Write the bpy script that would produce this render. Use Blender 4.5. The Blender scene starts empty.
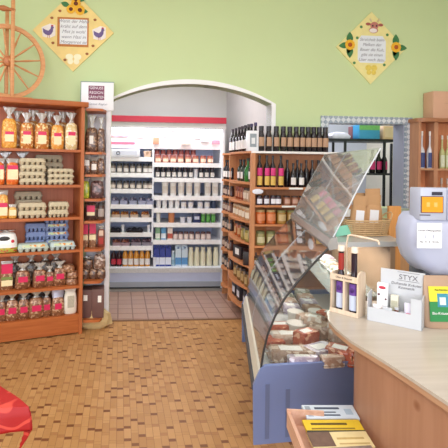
import bpy, bmesh, math, random
from mathutils import Vector, Matrix
random.seed(7)
C = bpy.context.scene.collection
PI = math.pi
R = math.radians
# ------------------------------------------------------------------ camera
FPX, CX0, CY0, HC = 440.0, 155.0, 165.0, 1.55
YAW, ROLL = math.atan(.08), .013
CAMROT = Matrix.Rotation(-YAW, 3, 'Z') @ Matrix.Rotation(R(90), 3, 'X') @ Matrix.Rotation(ROLL, 3, 'Z')
CAMP = Vector((0, 0, HC))
cam = bpy.data.cameras.new('camera'); co = bpy.data.objects.new('camera', cam); C.objects.link(co)
co.location = CAMP; co.rotation_euler = CAMROT.to_euler()
cam.sensor_width = 36; cam.lens = 36 * FPX / 448
cam.shift_x = (224 - CX0) / 448; cam.shift_y = -(224 - CY0) / 448
cam.clip_start = .05
bpy.context.scene.camera = co

def ray(px, py):
    return CAMROT @ Vector(((px - CX0) / FPX, -(py - CY0) / FPX, -1))
def hitz(px, py, z=0.0):
    d = ray(px, py); t = (z - HC) / d.z
    return CAMP + d * t
def proj(p):
    q = CAMROT.transposed() @ (Vector(p) - CAMP)
    return CX0 + FPX * q.x / -q.z, CY0 - FPX * q.y / -q.z, -q.z

class Frame:
    """a furniture frame: origin on the floor, x to the right along the front, y into depth"""
    def __init__(s, o, yaw):
        s.o = Vector((o[0], o[1], 0)); s.yaw = yaw
        s.ex = Vector((math.cos(yaw), math.sin(yaw), 0)); s.ey = Vector((-math.sin(yaw), math.cos(yaw), 0))
    def w(s, x, y, z=0):
        return s.o + s.ex * x + s.ey * y + Vector((0, 0, z))
    def hit(s, px, py, y=0.0):
        d = ray(px, py); t = ((s.o + s.ey * y) - CAMP).dot(s.ey) / d.dot(s.ey)
        p = CAMP + d * t
        return (p - s.o).dot(s.ex), p.z
    def x(s, px, y, z):
        py = 200
        for _ in range(4):
            xx, zz = s.hit(px, py, y); py = proj(s.w(xx, y, z))[1]
        return xx
    def z(s, px, py, y=0.0): return s.hit(px, py, y)[1]
    def loc(s, p): 
        v = Vector(p) - s.o
        return v.dot(s.ex), v.dot(s.ey)
    def mpp(s, x, y, z=1.0): return proj(s.w(x, y, z))[2] / FPX
# ------------------------------------------------------------------ materials
def lin(h):
    h = h.lstrip('#'); c = [int(h[i:i+2], 16) / 255 for i in (0, 2, 4)]
    return tuple([(v / 12.92 if v <= .04045 else ((v + .055) / 1.055) ** 2.4) for v in c] + [1])
MC = {}
def newmat(key):
    m = bpy.data.materials.new(key); m.use_nodes = True
    nt = m.node_tree; b = nt.nodes['Principled BSDF']
    return m, nt, b
def nd(nt, t, **k):
    n = nt.nodes.new(t)
    for a, v in k.items(): setattr(n, a, v)
    return n
def math_(nt, op, a, b=None, c=None):
    n = nt.nodes.new('ShaderNodeMath'); n.operation = op
    for i, v in enumerate((a, b, c)):
        if v is None: continue
        if isinstance(v, (int, float)): n.inputs[i].default_value = v
        else: nt.links.new(v, n.inputs[i])
    return n.outputs[0]
def mixc(nt, f, a, b):
    n = nt.nodes.new('ShaderNodeMix'); n.data_type = 'RGBA'
    if isinstance(f, (int, float)): n.inputs[0].default_value = f
    else: nt.links.new(f, n.inputs[0])
    for i, v in ((6, a), (7, b)):
        if isinstance(v, tuple): n.inputs[i].default_value = v
        else: nt.links.new(v, n.inputs[i])
    return n.outputs[2]
def sc(c, k): return tuple([min(1, v * k) for v in c[:3]] + [1])
def M(h, rough=.5, var=.12, scale=12, metal=0, bump=0, coat=0):
    k = ('M', h, rough, var, scale, metal, bump, coat)
    if k in MC: return MC[k]
    m, nt, b = newmat('paint_' + h.lstrip('#'))
    n = nd(nt, 'ShaderNodeTexNoise'); n.inputs['Scale'].default_value = scale; n.inputs['Detail'].default_value = 4
    tc = nd(nt, 'ShaderNodeTexCoord'); nt.links.new(tc.outputs['Object'], n.inputs['Vector'])
    c = lin(h)
    nt.links.new(mixc(nt, n.outputs[0], sc(c, 1 - var), sc(c, 1 + var)), b.inputs['Base Color'])
    b.inputs['Roughness'].default_value = rough; b.inputs['Metallic'].default_value = metal
    b.inputs['Coat Weight'].default_value = coat
    if bump:
        bp = nd(nt, 'ShaderNodeBump'); bp.inputs['Strength'].default_value = bump; bp.inputs['Distance'].default_value = .01
        nt.links.new(n.outputs[0], bp.inputs['Height']); nt.links.new(bp.outputs[0], b.inputs['Normal'])
    MC[k] = m; return m
def speck(h1, h2, h3=None, scale=60, rough=.35, coat=.5):
    k = ('S', h1, h2, h3, scale, rough, coat)
    if k in MC: return MC[k]
    m, nt, b = newmat('mixed_' + h1.lstrip('#'))
    v = nd(nt, 'ShaderNodeTexVoronoi'); v.inputs['Scale'].default_value = scale
    tc = nd(nt, 'ShaderNodeTexCoord'); nt.links.new(tc.outputs['Object'], v.inputs['Vector'])
    sp = nd(nt, 'ShaderNodeSeparateColor'); nt.links.new(v.outputs['Color'], sp.inputs[0])
    c = mixc(nt, sp.outputs[0], lin(h1), lin(h2))
    if h3:
        g = math_(nt, 'GREATER_THAN', sp.outputs[1], .78); c = mixc(nt, g, c, lin(h3))
    nt.links.new(c, b.inputs['Base Color'])
    bp = nd(nt, 'ShaderNodeBump'); bp.inputs['Strength'].default_value = .5; bp.inputs['Distance'].default_value = .004
    nt.links.new(v.outputs['Distance'], bp.inputs['Height']); nt.links.new(bp.outputs[0], b.inputs['Normal'])
    b.inputs['Roughness'].default_value = rough; b.inputs['Coat Weight'].default_value = coat; b.inputs['Coat Roughness'].default_value = .1
    MC[k] = m; return m
def wood(h1, h2, axis='X', scale=3, rough=.45, knots=False):
    k = ('W', h1, h2, axis, scale, knots)
    if k in MC: return MC[k]
    m, nt, b = newmat('wood_' + h1.lstrip('#'))
    tc = nd(nt, 'ShaderNodeTexCoord'); mp = nd(nt, 'ShaderNodeMapping')
    s = {'X': (1, 14, 14), 'Y': (14, 1, 14), 'Z': (14, 14, 1)}[axis]
    mp.inputs['Scale'].default_value = s; nt.links.new(tc.outputs['Object'], mp.inputs[0])
    n = nd(nt, 'ShaderNodeTexNoise'); n.inputs['Scale'].default_value = scale; n.inputs['Detail'].default_value = 6; n.inputs['Distortion'].default_value = .6
    nt.links.new(mp.outputs[0], n.inputs['Vector'])
    rr = nd(nt, 'ShaderNodeMapRange'); rr.inputs[1].default_value = .3; rr.inputs[2].default_value = .7
    nt.links.new(n.outputs[0], rr.inputs[0])
    c = mixc(nt, rr.outputs[0], lin(h1), lin(h2))
    if knots:
        v = nd(nt, 'ShaderNodeTexVoronoi'); v.inputs['Scale'].default_value = 6.5
        mp2 = nd(nt, 'ShaderNodeMapping'); mp2.inputs['Scale'].default_value = (1.6, 1, .9); nt.links.new(tc.outputs['Object'], mp2.inputs[0])
        nt.links.new(mp2.outputs[0], v.inputs['Vector'])
        g = nd(nt, 'ShaderNodeMapRange'); g.inputs[1].default_value = .09; g.inputs[2].default_value = .16; g.inputs[3].default_value = .75; g.inputs[4].default_value = 0
        nt.links.new(v.outputs['Distance'], g.inputs[0]); c = mixc(nt, g.outputs[0], c, lin('7a4524'))
    nt.links.new(c, b.inputs['Base Color']); b.inputs['Roughness'].default_value = rough
    MC[k] = m; return m
def glass(h='ffffff', refl=.1, tint=.0, rough=.02, ior=1.5):
    k = ('G', h, refl, tint, rough, ior)
    if k in MC: return MC[k]
    m, nt, b = newmat('glass_' + h.lstrip('#')); nt.nodes.remove(b)
    t = nd(nt, 'ShaderNodeBsdfTransparent'); t.inputs[0].default_value = lin(h)
    g = nd(nt, 'ShaderNodeBsdfGlossy'); g.inputs['Roughness'].default_value = rough
    d = nd(nt, 'ShaderNodeBsdfDiffuse'); d.inputs[0].default_value = lin(h)
    f = nd(nt, 'ShaderNodeLayerWeight'); f.inputs['Blend'].default_value = .5
    ff = math_(nt, 'ADD', math_(nt, 'MULTIPLY', math_(nt, 'POWER', f.outputs['Facing'], ior * 3.3), 1 - refl), refl)
    nz = nd(nt, 'ShaderNodeTexNoise'); nz.inputs['Scale'].default_value = 3
    ff = math_(nt, 'MULTIPLY', ff, math_(nt, 'ADD', math_(nt, 'MULTIPLY', nz.outputs[0], .1), .95))
    s1 = nd(nt, 'ShaderNodeMixShader'); s1.inputs[0].default_value = tint
    nt.links.new(t.outputs[0], s1.inputs[1]); nt.links.new(d.outputs[0], s1.inputs[2])
    s2 = nd(nt, 'ShaderNodeMixShader'); nt.links.new(ff, s2.inputs[0])
    nt.links.new(s1.outputs[0], s2.inputs[1]); nt.links.new(g.outputs[0], s2.inputs[2])
    nt.links.new(s2.outputs[0], nt.nodes['Material Output'].inputs[0])
    MC[k] = m; return m
def emit(h, st):
    k = ('E', h, st)
    if k in MC: return MC[k]
    m, nt, b = newmat('lit_' + h)
    b.inputs['Base Color'].default_value = lin(h); b.inputs['Emission Color'].default_value = lin(h); b.inputs['Emission Strength'].default_value = st
    MC[k] = m; return m
# ------------------------------------------------------------------ mesh builder
class B:
    def __init__(s): s.bm = bmesh.new()
    def box(s, x0, x1, y0, y1, z0, z1, bev=0):
        r = bmesh.ops.create_cube(s.bm, size=1)
        M4 = Matrix.Translation(((x0+x1)/2, (y0+y1)/2, (z0+z1)/2)) @ Matrix.Diagonal((abs(x1-x0), abs(y1-y0), abs(z1-z0), 1))
        bmesh.ops.transform(s.bm, matrix=M4, verts=r['verts'])
        if bev:
            es = {e for v in r['verts'] for e in v.link_edges}
            bmesh.ops.bevel(s.bm, geom=list(es), offset=bev, segments=2, affect='EDGES', profile=.5)
        return s
    def loft(s, rings, cap=True, closed=True):
        R_ = [[s.bm.verts.new(p) for p in r] for r in rings]
        n = len(R_[0])
        for a, b in zip(R_, R_[1:]):
            for i in range(n if closed else n - 1):
                j = (i + 1) % n
                s.bm.faces.new((a[i], a[j], b[j], b[i]))
        if cap and closed:
            s.bm.faces.new(list(reversed(R_[0]))); s.bm.faces.new(R_[-1])
        return s
    def lathe(s, prof, cx=0, cy=0, z0=0, n=16, sx=1, sy=1):
        return s.loft([[(cx + sx*max(r, .0004)*math.cos(2*PI*i/n), cy + sy*max(r, .0004)*math.sin(2*PI*i/n), z0 + z) for i in range(n)] for r, z in prof])
    def sq(s, secs, n=20, p=3.2, cx=0, cy=0):
        """superellipse sections (hw, hd, z[, wob])"""
        rings = []
        for q in secs:
            hw, hd, z = q[:3]; wob = q[3] if len(q) > 3 else 0
            ring = []
            for i in range(n):
                a = 2*PI*(i + .5)/n; c, d = math.cos(a), math.sin(a)
                rr = 1 + wob * math.sin(i * 2.6 + z * 40)
                ring.append((cx + hw*rr*math.copysign(abs(c)**(2/p), c), cy + hd*rr*math.copysign(abs(d)**(2/p), d), z + wob*.01*math.cos(i*3.1)))
            rings.append(ring)
        return s.loft(rings)
    def prism(s, poly, z0, z1):
        return s.loft([[(x, y, z0) for x, y in poly], [(x, y, z1) for x, y in poly]])
    def xz(s, poly, y0, y1):
        return s.loft([[(x, y0, z) for x, z in poly], [(x, y1, z) for x, z in poly]])
    def tube(s, pts, r, n=8, closed=False):
        pts = [Vector(p) for p in pts]; rings = []; N = len(pts)
        up = Vector((0, 0, 1))
        for i, p in enumerate(pts):
            a = pts[(i-1) % N] if (closed or i) else p; b = pts[(i+1) % N] if (closed or i < N-1) else p
            t = (b - a).normalized(); u = t.cross(up)
            if u.length < .05: u = t.cross(Vector((0, 1, 0)))
            u.normalize(); v = t.cross(u)
            rr = r[i] if isinstance(r, (list, tuple)) else r
            rings.append([p + (u*math.cos(2*PI*k/n) + v*math.sin(2*PI*k/n))*rr for k in range(n)])
        if closed: rings.append(rings[0]); return s.loft(rings, cap=False)
        return s.loft(rings)
    def ball(s, x, y, z, rx, ry=None, rz=None, seg=10):
        ry = ry or rx; rz = rz or rx
        r = bmesh.ops.create_uvsphere(s.bm, u_segments=seg, v_segments=max(6, seg*2//3), radius=1)
        bmesh.ops.transform(s.bm, matrix=Matrix.Translation((x, y, z)) @ Matrix.Diagonal((rx, ry, rz, 1)), verts=r['verts'])
        return s
    def rot(s, m): bmesh.ops.transform(s.bm, matrix=m.to_4x4(), verts=s.bm.verts); return s
    def mesh(s, name, mat):
        bmesh.ops.remove_doubles(s.bm, verts=s.bm.verts, dist=1e-6)
        bmesh.ops.recalc_face_normals(s.bm, faces=s.bm.faces)
        me = bpy.data.meshes.new(name); s.bm.to_mesh(me); s.bm.free()
        for p in me.polygons: p.use_smooth = True
        me.set_sharp_from_angle(angle=R(38)); me.materials.append(mat)
        return me
def mk(name, b, mat, parent=None, loc=None, rz=0):
    o = bpy.data.objects.new(name, b.mesh(name, mat)); C.objects.link(o)
    if parent: o.parent = parent
    if loc is not None: o.location = loc; o.rotation_euler = (0, 0, rz)
    return o
SEEN = {}
def tag(o, label, cat, group=None, kind=None):
    o['label'] = label; o['category'] = cat
    n = len(label.split())
    if n < 4 or n > 16: print('LABEL LENGTH', n, label)
    if label in SEEN: print('DUP LABEL', label)
    SEEN[label] = 1
    if group: o['group'] = group
    elif 'group' in o: del o['group']
    if kind: o['kind'] = kind
    return o
def E(name, loc=(0, 0, 0), rz=0):
    o = bpy.data.objects.new(name, None); C.objects.link(o); o.location = loc; o.rotation_euler = (0, 0, rz)
    o.empty_display_size = .05
    return o
def struct(name, b, mat, **k):
    o = mk(name, b, mat, **k); o['kind'] = 'structure'; return o
def dup(o, parent=None):
    c = o.copy(); C.objects.link(c); c.parent = parent
    for ch in o.children: dup(ch, c)
    return c
def text(body, size, mat, parent, loc, rot=(R(90), 0, 0), name='lettering', ext=.0006, align='CENTER', lines=1.0, shear=0):
    cu = bpy.data.curves.new('t', 'FONT'); cu.body = body; cu.size = size; cu.extrude = ext; cu.align_x = align; cu.align_y = 'CENTER'; cu.space_line = lines; cu.shear = shear
    t = bpy.data.objects.new('t', cu); C.objects.link(t)
    dg = bpy.context.evaluated_depsgraph_get(); dg.update()
    me = bpy.data.meshes.new_from_object(t.evaluated_get(dg)); bpy.data.objects.remove(t)
    me.materials.clear(); me.materials.append(mat)
    o = bpy.data.objects.new(name, me); C.objects.link(o); o.parent = parent; o.location = loc; o.rotation_euler = rot
    return o
ORD = ['leftmost', 'second from left', 'third from left', 'fourth from left', 'fifth from left', 'sixth from left', 'seventh from left', 'eighth from left', 'ninth from left', 'tenth from left', 'eleventh from left', 'twelfth from left']
def ordn(i, n):
    if n == 1: return 'alone'
    if i == 0: return 'leftmost'
    if i == n-1: return 'rightmost'
    if n == 3: return 'middle one'
    if i == n-2 and n > 3: return 'second from right'
    return ORD[i]
# ------------------------------------------------------------------ product kinds, built at the origin with the base at z 0, front at -y
def patch(r, w, z0, z1, name, mat, root, sy=1, n=6, lab=None):
    """label curving round the front of a round body"""
    b = B(); rings = []
    a = w / r / 2
    for z in (z0, z1):
        rings.append([(r*math.sin(-a + 2*a*i/n), -sy*r*math.cos(-a + 2*a*i/n), z) for i in range(n+1)] +
                     [((r-.0012)*math.sin(a - 2*a*i/n), -sy*(r-.0012)*math.cos(a - 2*a*i/n), z) for i in range(n+1)])
    b.loft(rings); o = mk(name, b, mat, root)
    if lab: o['label'] = lab
    return o
def k_jar(w, h, glassm, lidm, labm, squat=.8, labh=(.2, .65), lidfrac=.16):
    t = E('jar'); r = w/2; hl = h*lidfrac
    b = B().lathe([(r*.86, 0), (r, h*.05), (r, h*.74), (r*.86, h-hl)], n=14); mk('jar_body', b, glassm, t)
    mk('lid', B().lathe([(r*.92, h-hl), (r*.93, h-.002), (r*.88, h)], n=14), lidm, t)
    if labm: patch(r+.0015, r*1.9, h*labh[0], h*labh[1], 'jar_label', labm, t)
    return t
def k_bottle(w, h, glassm, capm, labm, neck=.32, shoulder=.55, labh=(.12, .42), caplen=.12, lab2=None, name='bottle'):
    t = E(name); r = w/2; rn = r*neck
    b = B().lathe([(r*.9, 0), (r, .006), (r, h*shoulder), (r*.85, h*(shoulder+.07)), (rn*1.15, h*(shoulder+.17)), (rn, h*(shoulder+.24)), (rn, h*(1-caplen*.6))], n=14); mk('bottle_body', b, glassm, t)
    mk('cap', B().lathe([(rn*1.25, h*(1-caplen)), (rn*1.3, h*.995), (rn*1.1, h)], n=12), capm, t)
    if labm: patch(r+.0015, r*2.2, h*labh[0], h*labh[1], 'bottle_label', labm, t)
    if lab2: patch(r+.0016, r*2.2, h*lab2[1], h*lab2[2], 'bottle_label', lab2[0], t)
    return t
def k_bag(w, h, d, content, labels=(), top='flare', topm=None, name='bag', body=.72, lw=.6):
    """filled bag; labels = [(material, z0, z1 fractions)]"""
    t = E(name); hw, hd, hb = w/2, d/2, h*body
    b = B().sq([(hw*.8, hd*.8, 0), (hw*.97, hd*.97, hb*.06), (hw, hd, hb*.35, .015), (hw*.96, hd*.95, hb*.7, .02), (hw*.82, hd*.75, hb*.93, .03), (hw*.5, hd*.42, hb, .04)])
    mk('bag_body', b, content, t)
    topm = topm or glass('e8e4dc', .12, .4, .15)
    if top == 'flare':
        b = B().sq([(hw*.52, hd*.4, hb*.98, .03), (hw*.22, hd*.2, hb+(h-hb)*.3, .1), (hw*.5, hd*.35, hb+(h-hb)*.65, .22), (hw*.72, hd*.3, h, .3)], p=2.2); mk('gathered_top', b, topm, t)
    elif top == 'fold':
        b = B().sq([(hw*.8, hd*.5, hb*.96), (hw*.93, hd*.18, hb+(h-hb)*.5, .02), (hw*.93, hd*.08, h, .02)], p=3); mk('folded_top', b, topm, t)
    for m, a, c in labels:
        z0, z1 = h*a, h*c; n = 6; rings = []
        for z in (z0, z1):
            f = [(lw*hw*(-1 + 2*i/n), -hd*1.035 + .0*abs(-1+2*i/n)**2, z) for i in range(n+1)]
            rings.append(f + [(x, y+.004, z_) for x, y, z_ in reversed(f)])
        mk('bag_label', B().loft(rings), m, t)
    return t
def k_box(w, h, d, m, labm=None, name='box', lab=(.1, .9, .2, .8), bev=.003):
    t = E(name); mk('box_body', B().box(-w/2, w/2, -d/2, d/2, 0, h, min(bev, w*.1, h*.1, d*.1)), m, t)
    if labm: mk('box_label', B().box(-w/2+w*lab[0], -w/2+w*lab[1], -d/2-.0015, -d/2+.001, h*lab[2], h*lab[3]), labm, t)
    return t
def k_carton(w, h, d, m, band, capm, name='drink_carton'):
    t = E(name); hb = h*.8
    b = B().loft([[(-w/2, -d/2, 0), (w/2, -d/2, 0), (w/2, d/2, 0), (-w/2, d/2, 0)], [(-w/2, -d/2, hb), (w/2, -d/2, hb), (w/2, d/2, hb), (-w/2, d/2, hb)],
                  [(-w/2, -.004, h*.94), (w/2, -.004, h*.94), (w/2, .004, h*.94), (-w/2, .004, h*.94)], [(-w/2, -.003, h), (w/2, -.003, h), (w/2, .003, h), (-w/2, .003, h)]])
    mk('carton_body', b, m, t)
    mk('printed_band', B().box(-w*.5-.001, w*.5+.001, -d/2-.0015, -d/2+.002, h*.08, h*.42), band, t)
    if capm:
        c = B().lathe([(w*.16, 0), (w*.16, .018), (w*.12, .02)], n=10).rot(Matrix.Rotation(R(45), 3, 'X'))
        bmesh.ops.translate(c.bm, verts=c.bm.verts, vec=(0, -d*.28, h*.86)); mk('cap', c, capm, t)
    return t
def k_tub(w, h, m, lidm, labm=None, name='tub'):
    t = E(name); r = w/2
    mk('tub_body', B().lathe([(r*.82, 0), (r*.85, .003), (r*.96, h*.88)], n=16), m, t)
    mk('lid', B().lathe([(r, h*.88), (r*1.02, h*.9), (r*1.0, h*.99), (r*.9, h)], n=16), lidm, t)
    if labm: patch(r*.93+.003, r*1.7, h*.2, h*.7, 'tub_label', labm, t)
    return t
def k_tray(w, h, d, traym, foodm, name='food_tray', lumps=4):
    t = E(name)
    mk('tray', B().loft([[(-w*.43, -d*.43, 0), (w*.43, -d*.43, 0), (w*.43, d*.43, 0), (-w*.43, d*.43, 0)], [(-w*.5, -d*.5, h*.45), (w*.5, -d*.5, h*.45), (w*.5, d*.5, h*.45), (-w*.5, d*.5, h*.45)]]), traym, t)
    b = B(); rnd = random.Random(int(w*1e4))
    for i in range(lumps):
        x = (-.5 + (i+.5)/lumps)*w*.86
        b.ball(x, rnd.uniform(-.12, .12)*d, h*.5, w*.5/lumps*1.1, d*.38, h*rnd.uniform(.32, .5), 8)
    mk('food', b, foodm, t)
    return t
def k_eggs(w, h, d, m, band=None):
    """closed egg carton: cup row below, rim, domed lid"""
    t = E('egg_carton'); n = 5
    b = B(); cw = w/n
    for i in range(n):
        for j in (-1, 1):
            b.lathe([(cw*.3, 0), (cw*.36, .004), (cw*.5, h*.46)], cx=-w/2+cw*(i+.5), cy=j*d*.25, n=8, sy=d*.5/cw)
    b.box(-w/2, w/2, -d/2, d/2, h*.44, h*.52)
    mk('carton_base', b, m, t)
    b = B().sq([(w*.5, d*.5, h*.52), (w*.485, d*.47, h*.7), (w*.455, d*.43, h*.97), (w*.43, d*.4, h)], p=7)
    for i in range(n-1):
        b.box(-w/2+cw*(i+.9), -w/2+cw*(i+1.1), -d*.497, -d*.44, h*.53, h*.7)
    mk('carton_lid', b, m, t)
    if band: mk('printed_label', B().box(-w*.36, w*.36, -d*.487, -d*.42, h*.6, h*.9), band, t)
    return t
# placing
def put(o, F, x, y, z, rz=0):
    o.location = F.w(x, y, z + .0008); o.rotation_euler = (0, 0, F.yaw + rz)
CEIL = {}
CF = None
def row(F, z, y, pxs, wpx, hpx, make, desc, place, cat, group=None, jit=0, fixed=None, ords=None, rzj=.08, wf=1.0):
    """one kind of product repeated at image columns pxs along a shelf of frame F"""
    pxs = sorted(pxs); x0 = F.x(pxs[len(pxs)//2], y, z); s = F.mpp(x0, y, z)
    nx = [v for v in CEIL.get((id(F), pxs[0] > 153 if F is CF else 0), ()) if v > z + .02]
    if nx: hpx = min(hpx, (min(nx) - z - .027) / s)
    proto = make(wpx*s*wf, hpx*s)
    n = len(pxs); out = []
    for i, px in enumerate(pxs):
        o = proto if i == 0 else dup(proto)
        put(o, F, F.x(px, y, z), y, z, random.uniform(-rzj, rzj))
        w = (ords[i] if ords else ordn(i, n))
        lab = f"{desc} {place}" if n == 1 else f"{desc}, {w} {place}"
        tag(o, lab, cat, group if n > 1 else None)
        out.append(o)
    return out
# ------------------------------------------------------------------ layout
YT = hitz(190, 320).y                       # threshold of the arch = front face of the back wall
YC = hitz(170, 291).y                       # front of the cooler
W_ = Frame((0, YT), 0)                      # back wall frame
CF = Frame((hitz(110, 291).x, YC), 0)       # cooler frame
pA, pB = hitz(0, 344.5), hitz(82, 333.5)
SH = Frame(pB, math.atan2(pB.y - pA.y, pB.x - pA.x))   # left shelf, right front bottom corner
print('YT', YT, 'YC', YC, 'shelf', pB, math.degrees(SH.yaw), 'backcorner', SH.w(0, .33))
ZC = 3.45
XL, XR, YF = -3.4, 3.7, -3.0
AX0, AX1 = W_.x(110, 0, 1), W_.x(271, 0, 1.8)          # arch opening
ZS, ZA = W_.z(268, 104), W_.z(188, 84)                 # spring, crown (inner)
AXL, AXR = AX0 - .35, AX1 + .02                        # alcove side walls
YB = 6.35
OX0, OX1 = W_.x(327, 0, 1.6), W_.x(404, 0, 1.6)        # pass-through
OZ0, OZ1 = W_.z(404, 208), W_.z(360, 123)
print('arch', AX0, AX1, ZS, ZA, 'pass', OX0, OX1, OZ0, OZ1)

green = M('cadaa6', .85, .05, 1.2)
cream = M('dfdad8', .85, .04, 2)
white = M('f2f2f2', .6, .03, 5)
TH = .16
def arch_pts(x0, x1, zs, za, n=24):
    cx, hw = (x0+x1)/2, (x1-x0)/2
    rise = za-zs; rad = (hw*hw + rise*rise)/(2*rise); cz = za-rad; a = math.asin(hw/rad)
    return [(cx + rad*math.sin(t), cz + rad*math.cos(t)) for t in [(-a + 2*a*i/n) for i in range(n+1)]]
ap = arch_pts(AX0, AX1, ZS, ZA)
# back wall in columns around the arch and the pass-through (one mesh, one wall)
b = B()
b.box(XL, AX0, YT, YT+TH, 0, ZC)
for (xa, za), (xb, zb) in zip(ap, ap[1:]):
    b.loft([[(xa, YT, za), (xb, YT, zb), (xb, YT, ZC), (xa, YT, ZC)], [(xa, YT+TH, za), (xb, YT+TH, zb), (xb, YT+TH, ZC), (xa, YT+TH, ZC)]])
b.box(AX1, OX0, YT, YT+TH, 0, ZC)
b.box(OX0, OX1, YT, YT+TH, 0, OZ0); b.box(OX0, OX1, YT, YT+TH, OZ1, ZC)
b.box(OX1, XR, YT, YT+TH, 0, ZC)
struct('wall_back', b, green)
struct('wall_left', B().box(XL-.15, XL, YF, YT+TH, 0, .9).box(XL-.15, XL, YF, YT+TH, 2.7, ZC).box(XL-.15, XL, YF, -1.6, .9, 2.7).box(XL-.15, XL, 2.6, YT+TH, .9, 2.7), green)
struct('wall_right', B().box(XR, XR+.15, YF, YB, 0, ZC), M('ece6d6', .85, .05))
struct('wall_front', B().box(XL, XR, YF-.15, YF, 0, .7).box(XL, XR, YF-.15, YF, 2.8, ZC).box(XL, -2.4, YF-.15, YF, .7, 2.8).box(2.9, XR, YF-.15, YF, .7, 2.8), green)
struct('ceiling', B().box(XL-.15, XR+.15, YF-.15, YT+TH, ZC, ZC+.1), M('f4f1ea', .9, .03))
# alcove
struct('wall_alcove_back', B().box(AXL-.15, AXR+.1, YB, YB+.1, 0, 3.0), cream)
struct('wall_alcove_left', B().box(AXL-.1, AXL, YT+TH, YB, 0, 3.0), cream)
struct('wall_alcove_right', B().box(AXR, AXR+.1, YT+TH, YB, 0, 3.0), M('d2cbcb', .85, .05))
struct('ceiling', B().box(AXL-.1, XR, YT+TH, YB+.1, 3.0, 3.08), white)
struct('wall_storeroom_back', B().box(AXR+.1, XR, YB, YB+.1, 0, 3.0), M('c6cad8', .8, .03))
# arch trim: white painted band round the opening
tr = B(); wb = .042
out = arch_pts(AX0-wb, AX1+wb, ZS, ZA+wb*1.1)
for i in range(len(ap)-1):
    q = [(ap[i][0], ap[i][1]), (ap[i+1][0], ap[i+1][1]), (out[i+1][0], out[i+1][1]), (out[i][0], out[i][1])]
    tr.loft([[(x, YT-.012, z) for x, z in q], [(x, YT+TH+.004, z) for x, z in q]])
tr.box(AX0-wb, AX0, YT-.012, YT+TH+.004, 0, ZS).box(AX1, AX1+wb, YT-.012, YT+TH+.004, 0, ZS)
struct('trim_1', tr, white)
# mosaic frame round the pass-through
def mosaic():
    m, nt, bs = newmat('mosaic_tiles')
    tc = nd(nt, 'ShaderNodeTexCoord'); mp = nd(nt, 'ShaderNodeMapping'); mp.inputs['Rotation'].default_value = (0, R(45), 0)
    nt.links.new(tc.outputs['Object'], mp.inputs[0])
    ck = nd(nt, 'ShaderNodeTexChecker'); ck.inputs['Scale'].default_value = 26; nt.links.new(mp.outputs[0], ck.inputs[0])
    ck.inputs[1].default_value = lin('d9dde0'); ck.inputs[2].default_value = lin('8f9dab')
    v = nd(nt, 'ShaderNodeTexVoronoi'); v.inputs['Scale'].default_value = 40; nt.links.new(tc.outputs['Object'], v.inputs['Vector'])
    sp = nd(nt, 'ShaderNodeSeparateColor'); nt.links.new(v.outputs['Color'], sp.inputs[0])
    c = mixc(nt, math_(nt, 'MULTIPLY', sp.outputs[0], .45), ck.outputs[0], lin('b9c4cf')); nt.links.new(c, bs.inputs['Base Color'])
    bs.inputs['Roughness'].default_value = .25; return m
fw = .075
struct('trim_2', B().box(OX0-fw, OX1+fw, YT-.018, YT+.0, OZ1, OZ1+.065).box(OX0-fw, OX0, YT-.018, YT, OZ0-.02, OZ1).box(OX1, OX1+fw, YT-.018, YT, OZ0-.02, OZ1)
       .box(OX0, OX1, YT-.018, YT+TH, OZ1-.006, OZ1), mosaic())
struct('trim_3', B().box(OX0-fw, OX1+fw, YT-.06, YT+TH, OZ0-.05, OZ0-.001), M('a9b5a0', .3, .1))
struct('trim_5', B().box(OX0, OX0+.012, YT+.001, YT+TH+.01, OZ0, OZ1-.006).box(OX1-.012, OX1, YT+.001, YT+TH+.01, OZ0, OZ1-.006), M('9a9dae', .6, .05))
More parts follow.
